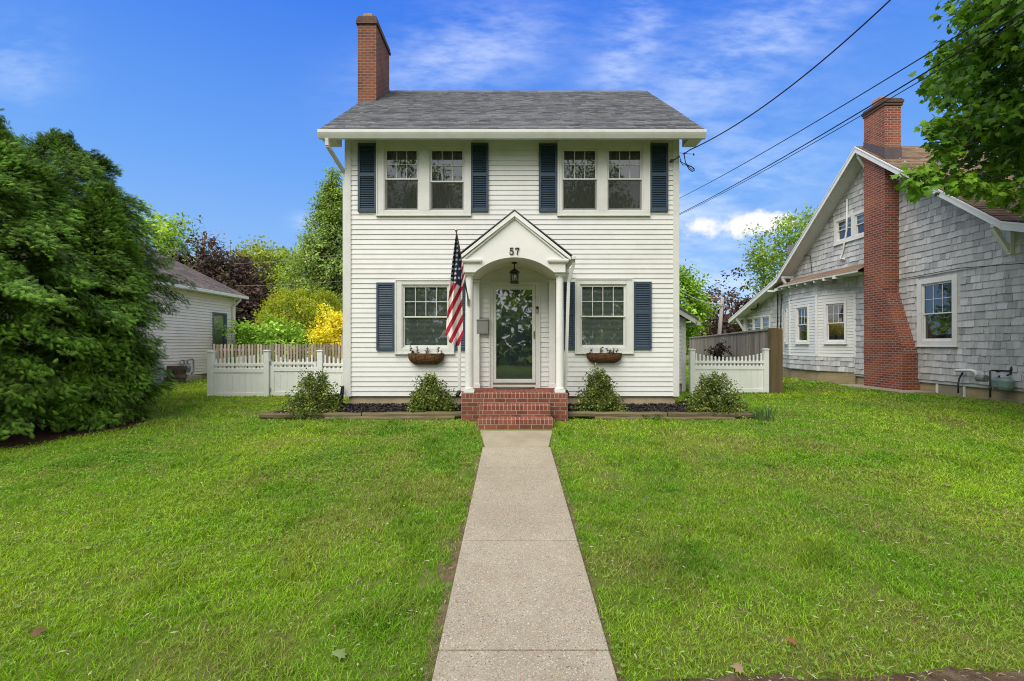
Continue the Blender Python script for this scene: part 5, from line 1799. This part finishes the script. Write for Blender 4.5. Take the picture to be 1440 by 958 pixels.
def evergreen(label, x, y, h, rad, n_br, seed, lift=.25, base_col=1.0, lean=(0, 0)):
    """conifer with drooping flat sprays"""
    r = np.random.default_rng(seed)
    z0 = gz(x, y)
    t = empty('evergreen_tree', (x, y, z0), label, 'evergreen tree', 'evergreen trees on the left')
    mb = MB(); mb.tube([(x, y, z0 - .2), (x + .05, y, z0 + h * .5), (x + lean[0], y + lean[1], z0 + h * .97)], [.13, .08, .015], 9)
    q = (np.arange(n_br) + r.random(n_br)) / n_br
    q = q ** 1.18
    zc = lift + (h - lift) * q
    ang = r.random(n_br) * 2 * math.pi
    prof = (1 - q ** 2.5) ** .74 * (.80 + .20 * np.clip(q / .16, 0, 1))
    bump_ = 1 + .14 * np.sin(ang * 3 + q * 9 + seed) + .10 * np.sin(ang * 7 - q * 17) + r.normal(0, .07, n_br)
    rr = rad * prof * bump_ * r.uniform(.30, 1.0, n_br) ** .50 + .05
    out = np.stack([np.cos(ang), np.sin(ang), np.zeros(n_br)], 1)
    tip = np.array([x, y, z0]) + np.stack([np.array(lean[0]) * q, np.array(lean[1]) * q, zc], 1) + out * rr[:, None]
    for k in range(0, n_br, 6):
        b0 = Vector((x, y, z0 + max(.2, zc[k] - rr[k] * .35))); b1 = Vector(tip[k]) - Vector(out[k]) * .1
        mb.tube([b0, b0.lerp(b1, .5) + Vector((0, 0, .10)), b1], [.022, .014, .005], 5)
    mb.build('trunk', M['bark'], t)
    per = 112
    N = n_br * per
    o2 = np.repeat(out, per, 0); s = r.random((N, 1)); side = np.cross(o2, [0, 0, 1.])
    q2 = np.repeat(q, per)[:, None]
    L = .130 * (1 - .2 * q2)
    pos = np.repeat(tip, per, 0) - o2 * (s * .62) * (1 - .5 * q2) + side * r.normal(0, .115, (N, 1)) * (1 - .45 * q2) + np.array([0, 0, 1.]) * (r.normal(0, .06, (N, 1)) - (.6 - s) * .22)
    keep = pos[:, 2] > gz_np(pos[:, 0], pos[:, 1]) + .06
    ax = o2 * r.uniform(.35, 1.0, (N, 1)) + side * r.normal(0, .50, (N, 1)) + np.array([0, 0, 1.]) * r.normal(-.42, .30, (N, 1)) * (1 - .75 * q2 ** 2) + np.array([0, 0, .8]) * q2 ** 3
    up = np.array([0, 0, .8]) + o2 * 1.05 + r.normal(0, .38, (N, 3))
    sc = L[:, 0] * r.uniform(.55, 1.2, N)
    tipness = 1 - s[:, 0]
    bc = np.repeat(r.uniform(.70, 1.25, n_br) * (1 + .15 * np.sin(ang * 4 + q * 11)), per)
    g = bc * r.uniform(.75, 1.25, N)
    a = np.array([.062, .145, .020]); b_ = np.array([.205, .390, .038]); old = np.array([.065, .095, .025])
    mixv = (np.clip(tipness * 1.1, 0, 1) * r.uniform(.3, 1, N))[:, None]
    col = (a * (1 - mixv) + b_ * mixv) * g[:, None] * base_col
    col = np.where((r.random((N, 1)) < .10), old * g[:, None], col)
    k = keep
    V, T, C = scatter(*SPRAY, pos[k], norm(ax[k]), up[k], sc[k], col[k])
    tris_mesh('foliage', V, T, C, M['needle'], t)
    return t


evergreen('tall evergreen at the left frame edge, drooping branches lifted off bare soil', -8.75, 7.65, 5.2, 1.95, 760, 11, .35)
evergreen('broad evergreen nearest the left house, its sprays hanging to the lawn', -7.72, 8.55, 4.35, .86, 560, 23, .10)
evergreen('darker evergreen top rising behind the two front evergreens', -9.85, 9.9, 5.85, 2.2, 480, 35, 2.2, .82)


# maple on the right reaching in over the neighbour's roof
def maple():
    x, y = 11.2, 6.2
    t = empty('maple_tree', (x, y, gz(x, y)), 'large leaved green maple reaching in at the upper right corner', 'tree')
    r = np.random.default_rng(4)
    c = np.array([10.6, 7.0, 7.6]); rad = np.array([4.15, 2.9, 4.0])
    d = norm(r.normal(size=(900, 3)))
    p = d * (.42 + .58 * r.random((900, 1)) ** .5) * rad * (1 + .13 * np.sin(d[:, 2:] * 7 + 1) + .10 * np.sin(d[:, :1] * 11))
    cen = c + p
    px = 720 + cen[:, 0] / cen[:, 1] * F; py = 484 - (cen[:, 2] - CZ) / cen[:, 1] * F
    # bays in the outline: the crown thins out in places
    keep = (cen[:, 2] > 4.05) & ~((px < 1330) & (py > 60) & (py < 140)) & ~((px < 1345) & (py < 60)) & ~((px < 1300) & (py < 205))
    keep &= ~((py > 205 + (px - 1300) * .55) & (px > 1320) & (py > 265))
    cen = cen[keep]
    extra = [P(1283, 250, 7.2), P(1302, 246, 7.2), P(1318, 240, 7.3), P(1296, 262, 7.1), P(1345, 120, 7.4), P(1338, 76, 7.4), P(1322, 196, 7.2), P(1312, 178, 7.3), P(1337, 172, 7.3), P(1358, 30, 7.4), P(1372, 8, 7.5), P(1335, 212, 7.2), P(1350, 255, 7.3), P(1366, 262, 7.3), P(1400, 272, 7.3), P(1428, 268, 7.3)]
    extra = np.array([tuple(e) for e in extra])
    mb = MB()
    fork = Vector((x, y, 3.6))
    mb.tube([(x, y, 0), (x - .05, y, 2), fork, (x - .2, y + .2, 6.5), (x - .3, y + .3, 9.5)], [.30, .24, .20, .12, .03], 12)
    for k in range(0, len(cen), 14): limb(mb, (x - .1, y + .1, 3.4 + 4.5 * r.random()), cen[k], .07, .010, .10, 6, 6)
    for k in range(len(extra)):
        e = Vector(extra[k]); limb(mb, (e.x + .7, e.y + .15, e.z + .22), e, .010, .003, .08, 4, 5)
    mb.build('trunk', M['bark'], t)
    pal = [(.090, .205, .014), (.13, .27, .018), (.062, .150, .013), (.21, .38, .026)]
    V1, T1, C1 = clump_leaves(cen, 58, .42, .122, pal, LEAF_MAPLE, .55, norm(cen - c) * .5 + np.array([0, -.2, .1]), .7, .15, .16)
    V2, T2_, C2 = clump_leaves(extra, 44, .20, .115, pal, LEAF_MAPLE, .55, np.tile([0, -.6, .1], (len(extra), 1)), .8, .15, .16)
    tris_mesh('crown', np.concatenate([V1, V2]), np.concatenate([T1, T2_ + len(V1)]), np.concatenate([C1, C2]), M['leaf_gloss'], t)
maple()


# ------------------------------------------------------------------ shrubs in the beds
def holly(label, px, D, w, h, seed, cone_=.4, green=1.0, spikes=8):
    r = np.random.default_rng(seed)
    x = T2(px, D); z0 = float(bed_z(D)) - .02
    t = empty('holly_shrub', (x, D, z0), label, 'shrub', 'small holly shrubs in the beds')
    mb = MB(); n = 420
    d = norm(r.normal(size=(n, 3))); d[:, 2] = np.abs(d[:, 2]) * 1.0
    rr = (.45 + .55 * r.random((n, 1)) ** .5)
    p = d * rr
    zz = p[:, 2:3]; taper = 1 - cone_ * np.clip(zz, 0, 1)
    p = p * np.array([w / 2, w / 2 * .85, h]) * np.concatenate([taper, taper, np.ones_like(zz)], 1)
    low = r.random(n) < .35; p[low, 2] *= .45
    p *= (1 + .10 * r.normal(size=(n, 1)) + .13 * np.sin(np.arctan2(d[:, 1:2], d[:, :1]) * 3 + seed * 2.1) * np.cos(d[:, 2:3] * 4 + seed))
    p[:, 2] = np.maximum(p[:, 2], .02)
    sp = []
    for k in range(spikes):
        a = r.random() * 6.28; q = r.random() ** .7 * .5; hh = h * r.uniform(.92, 1.13) * (1 - cone_ * .5 * q)
        for s in np.linspace(.72, 1, 5): sp.append((w * .42 * q * math.cos(a) * 1.05, w * .36 * q * math.sin(a), hh * s))
    p = np.concatenate([p, np.array(sp)])
    cen = p + np.array([x, D, z0])
    for k in range(0, len(cen), 5):
        limb(mb, (x + r.normal(0, .04), D + r.normal(0, .03), z0), cen[k], .010, .003, .06, 4, 5)
    mb.build('stems', M['bark'], t)
    pal = [(.115 * green, .175 * green, .032), (.075 * green, .125 * green, .026), (.22, .27, .06), (.16, .21, .04)]
    V, T, C = clump_leaves(cen, 20, np.where(np.arange(len(cen)) < n, .085, .045), .046, pal, LEAF_OVAL, -.15, None, 1, .22, .25)
    k = r.random(len(V) // 4) < .06
    C = C.reshape(-1, 4, 3); C[k] = np.array([.38, .40, .16]) * r.uniform(.7, 1.2, (k.sum(), 1, 1)); C = C.reshape(-1, 3)
    tris_mesh('foliage', V, T, C, M['leaf_gloss'], t)
holly('yellow edged holly shrub at the left house corner in front of the gate', 441, 9.22, 1.22, .76, 1, .36)
holly('darker holly shrub left of the brick steps under the window box', 605, 9.27, .95, .68, 2, .12, 1.1)
holly('cone shaped holly shrub right of the brick steps under the window box', 843, 9.27, 1.02, .84, 3, .52, 1.05)
holly('broad holly shrub at the right house corner in front of the white fence', 1003, 9.30, 1.16, .70, 4, .22, .95)


def leafy_plant(name, label, cat, base, n, hgt, size, palette, seed, group=None, blades=False):
    r = np.random.default_rng(seed)
    base = Vector(base); t = empty(name, base, label, cat, group)
    if blades:
        V, T, C = [], [], []
        for k in range(n):
            a = r.random() * 6.28; b0 = np.array(base) + np.array([math.cos(a), math.sin(a), 0]) * r.uniform(0, size)
            ln = hgt * r.uniform(.55, 1.1); lean = np.array([math.cos(a), math.sin(a), 0]) * r.uniform(.05, .5) * ln
            wd = r.uniform(.005, .009); sd_ = np.array([-math.sin(a), math.cos(a), 0]) * wd
            i = len(V); m = 5
            for q in range(m + 1):
                s = q / m; c = b0 + lean * s ** 1.8 + np.array([0, 0, ln * (s - .18 * s ** 3)]); ww = sd_ * (1 - s ** 2.2 * .95)
                V += [c - ww, c + ww]
                g = r.uniform(.9, 1.1); C += [np.array(palette[k % len(palette)]) * g] * 2
                if q: j = i + 2 * q; T += [(j - 2, j - 1, j + 1), (j - 2, j + 1, j)]
        tris_mesh('leaves', np.array(V), np.array(T), np.array(C), M['leaf'], t)
    else:
        cen = np.array(base) + np.stack([r.normal(0, size, n), r.normal(0, size * .7, n), r.uniform(.02, hgt, n)], 1)
        V, T, C = clump_leaves(cen, 8, .05, .07, palette, LEAF_OVAL, .1)
        tris_mesh('leaves', V, T, C, M['leaf'], t)
    return t


IRIS = [(0.112, 0.188, 0.068), (0.083, 0.150, 0.075), (0.135, 0.210, 0.075)]
for k, (px, py, nb_, hh, lab) in enumerate(((1068, 583, 46, .34, 'tall clump of narrow green bulb leaves at the right end of the bed timber'), (1080, 580, 30, .40, 'thin upright clump of bulb leaves rightmost in the lawn by the bed'), (1046, 572, 26, .34, 'clump of narrow leaves between the broad holly and the white fence'))):
    D = 8.7 if k < 2 else 9.4
    p = P(px, py, D); leafy_plant('bulb_plant', lab, 'plant', (p.x, D, gz(p.x, D)), nb_, hh, .12, IRIS, 20 + k, 'bulb leaf clumps', True)
p = P(967, 556, 10.6); leafy_plant('hosta_plant', 'low bright green leafy plant at the foot of the right house corner', 'plant', (p.x, 10.3, .62), 26, .22, .10, [(0.180, 0.360, 0.053), (0.135, 0.285, 0.045)], 31)
p = P(703, 590, 8.7); leafy_plant('weed_tuft', 'small weed at the right bed timber', 'plant', (2.72, 8.74, .54), 10, .06, .10, [(.06, .12, .03)], 33)
p = P(1010, 500, 15.5); tree('dark_shrub', 'small dark shrub seen over the pickets in front of the board fence', 'shrub', (p.x, 15.5, .6), 2, (p.x, 15.5, 1.75), (.30, .30, .28), 26, 16, .12, .10, [(.03, .035, .02), (.06, .03, .025)], trunk_r=.03, limbs=6)

# ------------------------------------------------------------------ poles and wires
def catenary(a, c, sag, n=24):
    a, c = Vector(a), Vector(c)
    return [a.lerp(c, k / n) - Vector((0, 0, sag * 4 * (k / n) * (1 - k / n))) for k in range(n + 1)]


b = MB(); b.tube(catenary(P(961, 217, 9.62), P(1252, 0, 6.2) * 1.0, .0, 14) [:1] + catenary(P(963, 214, 9.62), P(1252, 0, 6.2), .22)[1:] + [P(1420, -140, 5.2)], .011, 6)
tag(b.build('service_wire', M['black_rubber']), 'black service wire rising from the right corner of the white house', 'wire')
# where it is tied to the house
t = empty('service_drop', P(948, 222, 9.66), 'looped wires and hook at the upper right corner of the white house', 'wire anchor')
b = MB(); b.tube([P(944, 226, 9.67), P(949, 224.5, 9.60), P(953, 221.5, 9.58), P(955.5, 219.5, 9.62)], .012, 6); p = P(944.5, 226, 9.65); b.tube([p + Vector((0, .03, 0)), p - Vector((0, .02, 0))], .03, 10); b.build('hook', M['dark_metal'], t)
b = MB()
b.tube([P(962.5, 214.5, 9.62), P(962.3, 219, 9.62), P(964, 229, 9.62), P(967, 232.5, 9.62), P(972, 234, 9.62), P(976, 237, 9.62), P(976.5, 240, 9.62), P(973.5, 241.5, 9.62), P(969, 238, 9.62), P(966, 233, 9.62)], .009, 6)
b.tube([P(955.5, 220, 9.62), P(958, 228, 9.62), P(964, 231, 9.62), P(970, 236, 9.62), P(975, 240, 9.62)], .007, 6)
b.tube([P(956, 226, 9.62), P(960, 232, 9.62), P(966, 232.5, 9.62), P(973, 235, 9.62), P(976, 238.5, 9.62)], .007, 6)
b.tube([P(956, 215, 9.62), P(963, 216, 9.62), P(975, 217, 9.62), P(977, 217.5, 9.62)], .005, 6); b.tube([P(975.5, 215.5, 9.62), P(975.5, 219, 9.62)], .009, 6)
b.build('wire_loops', M['black_rubber'], t)
for (a, c, r_, lab) in (((957, 278), (1440, -8), .010, 'upper of the three overhead wires running back between the houses'), ((957, 300), (1440, 17), .012, 'middle of the three overhead wires running back between the houses'), ((957, 301.5), (1440, 27), .008, 'lowest of the three overhead wires running back between the houses')):
    p0, p1 = P(*a, 17.0), P(*c, 5.6)
    d = p1 - p0
    b = MB(); b.tube([p0 - d * .9] + catenary(p0, p1, .10)[0:] + [p1 + d * .5], r_, 6)
    tag(b.build('overhead_wire', M['black_rubber']), lab, 'wire', 'overhead wires')
PD = 31.0; x = T2(1012, PD)
t = empty('utility_pole', (x, PD, .6), 'pale wooden utility pole in front of the purple tree', 'utility pole')
b = MB(); b.tube([(x - .25, PD, 0), (x + .20, PD, CZ + (484 - 418) / F * PD)], [.15, .11], 10); b.build('shaft', M['pole_wood'], t)
b = MB(); b.box(x - .25, x + .55, PD - .13, PD - .06, 4.55, 4.63); b.build('crossarm', M['pole_wood'], t)
b = MB(); b.tube(catenary((x + .15, PD - .1, 4.75), P(940, 396, 20), .35), .02, 6)
tag(b.build('pole_wire', M['pvc']), 'pale wire sagging from the utility pole to the white house', 'wire')
for py0, py1, lab in ((365, 352, 'upper'), (396, 391, 'lower')):
    b = MB(); b.tube(catenary(P(330, py0 + 6, 23.5), P(520, py1, 23.5), .1), .007, 5)
    tag(b.build('garden_wire', M['pole_wood']), lab + ' pale wire crossing in front of the conical tree', 'wire', 'pale wires in front of the conical tree')

# ------------------------------------------------------------------ grass, clover, litter
def blocked(x, y):
    m = (x > -.443 - edge_w(y, -1) * rng.uniform(.1, 1.1, len(x)) + .03 * (rng.random(len(x)) < .25)) & (x < .583 + edge_w(y, 1) * rng.uniform(.1, 1.1, len(x)) - .03 * (rng.random(len(x)) < .25)) & (y < 6.9)
    w = .60 + (.80 - .60) * np.clip((y - 6.86) / 1.2, 0, 1)
    m |= (y >= 6.86) & (y < 8.2) & (x > -.42 - .18 * np.clip((y - 6.87) / 1.25, 0, 1)) & (x < .565 + .175 * np.clip((y - 6.87) / 1.25, 0, 1))
    m |= (x > -1.0) & (x < 1.08) & (y > 8.05) & (y < 9.8) & ((np.abs(x - .05) < .7) | (y > 8.58))
    m |= in_poly(x, y, BED_L) | in_poly(x, y, BED_R)
    m |= (x > -4.93) & (x < -.98) & (y > 8.78) & (y < 8.97); m |= (x > 1.06) & (x < 4.75) & (y > 8.78) & (y < 8.97)
    m |= (np.abs(x) < 3.58) & (y > 9.6) & (y < 17)
    m |= (x > NX) & (y > 6.6); m |= (x > 11.3) & (y > 15.6) & (y < 20); m |= (x > 10.95) & (y > 12.7) & (y < 15.3)
    m |= (x < LX + .05) & (y > 11); m |= (x < LX + .6) & (y > 16.3) & (y < 17.8)
    edge = 2.52 + .065 * (1 - np.exp(-np.maximum(x - .6, 0) / 1.2)) + .10 * (fnoise(x * 1.6, x * 0, 3) - .45)
    m |= (x > .55) & (y < edge + rng.normal(0, .035, len(x)))
    a = np.arctan2(y - 7.95, (x + 8.95) / 1.1); rr = 1.75 * (1 + .10 * np.sin(3 * a + 1) + .06 * np.sin(7 * a))
    m |= ((x + 8.95) / 1.1) ** 2 + (y - 7.95) ** 2 < (rr * rng.uniform(.90, 1.02, len(x))) ** 2
    return m


def lawn_points(y0, y1, dens, side=1.0):
    """points of the lawn between two distances, spread evenly"""
    xm = (y1 * 1.16 + 1.0)
    N = int((y1 - y0) * 2 * xm * dens)
    x = rng.uniform(-xm, xm, N); y = rng.uniform(y0, y1, N)
    k = (np.abs(x) < y * 1.16 + 1.0) & ~blocked(x, y)
    return x[k], y[k]


def grass():
    VV, TT, CC = [], [], []; base = 0
    for (y0, y1, dens, hh, ww) in ((1.9, 2.9, 9500, .044, .0028), (2.9, 4.0, 8000, .044, .0033), (4.0, 5.5, 5500, .044, .0044), (5.5, 7.5, 3300, .044, .0062), (7.5, 10.5, 1700, .042, .009), (10.5, 15, 800, .042, .014), (15, 30, 170, .05, .032)):
        x, y = lawn_points(y0, y1, dens)
        patch = fnoise(x * .55, y * .55, 11, 4); patch2 = fnoise(x * 1.9, y * 1.9, 41, 4); tuft = fnoise(x * 7, y * 7, 77, 2)
        # worn spots along the path and near the foreground dirt
        worn = (fnoise(x * 2.6, y * 2.6, 91, 3) > .60) & ((np.abs(x + .52) < .20) | (np.abs(x - .66) < .10) | ((patch2 < .40) & (rng.random(len(x)) < .6)))
        k = ~(worn & (rng.random(len(x)) < .85)) & (rng.random(len(x)) < .45 + .75 * tuft)
        x, y, patch, patch2, tuft = x[k], y[k], patch[k], patch2[k], tuft[k]
        n = len(x)
        h = hh * rng.uniform(.45, 1.15, n) * (.55 + .8 * tuft) * (.72 + .55 * patch2)
        rank = np.clip((fnoise(x * 2.3, y * 2.3, 133, 3) - .57) * 6, 0, 1); h = h * (1 + .75 * rank)
        w = ww * rng.uniform(.6, 1.2, n)
        a = rng.random(n) * 2 * math.pi
        dirx, diry = np.cos(a), np.sin(a)
        lean = h * rng.uniform(.35, 1.6, n); la = rng.random(n) * 6.28 + 2.2 * patch
        z = gz_np(x, y)
        p0 = np.stack([x, y, z - .004], 1); sv = np.stack([dirx * w, diry * w, 0 * w], 1)
        ld = np.stack([np.cos(la), np.sin(la), 0 * la], 1)
        mid = p0 + ld * (lean * .32)[:, None] + np.array([0, 0, 1.]) * (h * .62)[:, None]
        tip = p0 + ld * lean[:, None] + np.array([0, 0, 1.]) * h[:, None]
        V = np.stack([p0 - sv, p0 + sv, mid + sv * .75, mid - sv * .75, tip], 1).reshape(-1, 3)
        T = (np.arange(n) * 5)[:, None, None] + np.array([(0, 1, 2), (0, 2, 3), (3, 2, 4)])[None]
        q = np.clip((patch - .30) / .42, 0, 1)[:, None]; q2 = np.clip((patch2 - .3) / .4, 0, 1)[:, None]
        lush = np.array([.125, .320, .014]); bright = np.array([.315, .500, .022]); yel = np.array([.42, .44, .08])
        c = lush * (1 - q) + bright * q
        c = c * (1 - .26 * (1 - q2)) + yel * (.30 * (1 - q2))
        c = c * (1 - .20 * rank[:, None]) * (.84 + .42 * fnoise(x * .35, y * .35, 61, 3))[:, None]
        c = c * rng.uniform(.68, 1.3, (n, 1))
        dry = np.clip((fnoise(x * 1.1, y * 1.1, 201, 4) - .54) * 5, 0, 1)
        c = c * (1 - .40 * dry[:, None]) + np.array([.34, .34, .09]) * .40 * dry[:, None]
        straw = rng.random(n) < (.03 + .09 * (patch2 < .38) + .16 * dry)
        c[straw] = np.array([.34, .28, .13]) * rng.uniform(.7, 1.1, (straw.sum(), 1))
        C = np.repeat(c[:, None], 5, 1).reshape(-1, 3)
        VV.append(V); TT.append(T.reshape(-1, 3) + base); CC.append(C); base += len(V)
    o = tris_mesh('grass', np.concatenate(VV), np.concatenate(TT), np.concatenate(CC), M['grass'])
    tag(o, 'mown green lawn grass round the house', 'grass', kind='stuff')
grass()


def clover():
    """broad little leaves of clover and violets in patches, denser by the evergreens"""
    x, y = lawn_points(2.4, 11, 520)
    f = fnoise(x * .8, y * .8, 301, 4)
    near = np.exp(-(((x + 6.6) / 2.2) ** 2 + ((y - 6.3) / 1.5) ** 2))
    k = rng.random(len(x)) < np.clip((f - .52) * 2.6, 0, .55) + .62 * near + .02
    x, y = x[k], y[k]; n = len(x)
    V0 = np.stack([x, y, gz_np(x, y) + rng.uniform(.025, .055, n)], 1)
    pos = np.repeat(V0, 3, 0); aa = np.repeat(rng.random(n) * 6.28, 3) + np.tile([0, 2.09, 4.19], n)
    ax = np.stack([np.cos(aa), np.sin(aa), rng.uniform(-.1, .25, 3 * n)], 1)
    up = np.array([0, 0, 1.]) + .35 * rng.normal(size=(3 * n, 3))
    s = np.repeat(rng.uniform(.010, .022, n), 3)
    g = np.repeat(rng.uniform(.7, 1.35, n), 3)[:, None]
    V, T, C = scatter([(0, 0, 0), (.42, .4, .05), (.38, .85, .02), (0, .95, 0), (-.38, .85, .02), (-.42, .4, .05)], [(0, 1, 2), (0, 2, 3), (0, 3, 4), (0, 4, 5)], pos, ax, up, s, np.array([.20, .33, .05]) * g)
    tag(tris_mesh('clover', V, T, C, M['leaf']), 'clover and small broad leaved weeds scattered in the lawn', 'clover', kind='stuff')
clover()


def litter():
    """dry stems, leaf crumbs and pale glint specks, too many to count"""
    x, y = lawn_points(2.2, 12, 150)
    k = rng.random(len(x)) < .25 + 1.3 * np.clip(fnoise(x * 1.3, y * 1.3, 77, 3) - .45, 0, 1) * 2
    x, y = x[k], y[k]
    sx = rng.uniform(.7, 6, 700); sy = rng.uniform(2.2, 2.62, 700); x = np.concatenate([x, sx]); y = np.concatenate([y, sy]); n = len(x)
    pos = np.stack([x, y, gz_np(x, y) + rng.uniform(.02, .045, n)], 1)
    a = rng.random(n) * 6.28; ax = np.stack([np.cos(a), np.sin(a), rng.normal(0, .12, n)], 1)
    up = np.array([0, 0, 1.]) + .3 * rng.normal(size=(n, 3))
    sc = np.stack([rng.uniform(.005, .022, n), rng.uniform(.012, .055, n), np.full(n, .02)], 1)
    col = np.array([(.36, .27, .15), (.52, .48, .32), (.18, .11, .06), (.48, .52, .30), (.55, .53, .40)])[rng.integers(0, 5, n)]  # pale tones paint leaf glints and clover flowers in among the dry litter
    V, T, C = scatter(*LEAF_OVAL, pos, ax, up, sc, col)
    tag(tris_mesh('lawn_litter', V, T, C, M['leaf']), 'dry stems, crumbs of leaves and pale specks painted as leaf glints and clover flowers in the lawn', 'litter', kind='stuff')
litter()


def fallen(px, py, size, col, label, rot):
    D = 5.0
    for _ in range(30): D = (CZ - gz(0, D) - .04) * F / (py - 484)
    x = T2(px, D)
    a = np.array([[math.cos(rot), math.sin(rot), .05]])
    V, T, C = scatter(*LEAF_MAPLE, np.array([[x, D, gz(x, D) + .05]]), a, np.array([[.1, -.2, 1.]]), [size], np.array([col]))
    o = tris_mesh('fallen_leaf', V, T, C, M['leaf'])
    tag(o, label, 'leaf', 'fallen leaves on the lawn')
fallen(46, 890, .075, (.20, .11, .06), 'brown curled leaf low in the left lawn', .3)
fallen(118, 773, .07, (.42, .27, .15), 'tan dry leaf in the left lawn above the brown curled one', 1.9)
fallen(472, 925, .085, (.27, .36, .14), 'pale green fallen leaf near the lower left side of the path', 1.2)
fallen(1112, 905, .06, (.36, .16, .08), 'small rusty leaf in the lower right lawn', .8)
fallen(1338, 683, .09, (.34, .25, .16), 'tan dry leaf at the far right of the lawn', 2.2)
fallen(1045, 941, .07, (.40, .28, .17), 'light brown leaf at the edge of the bare soil strip', 2.9)
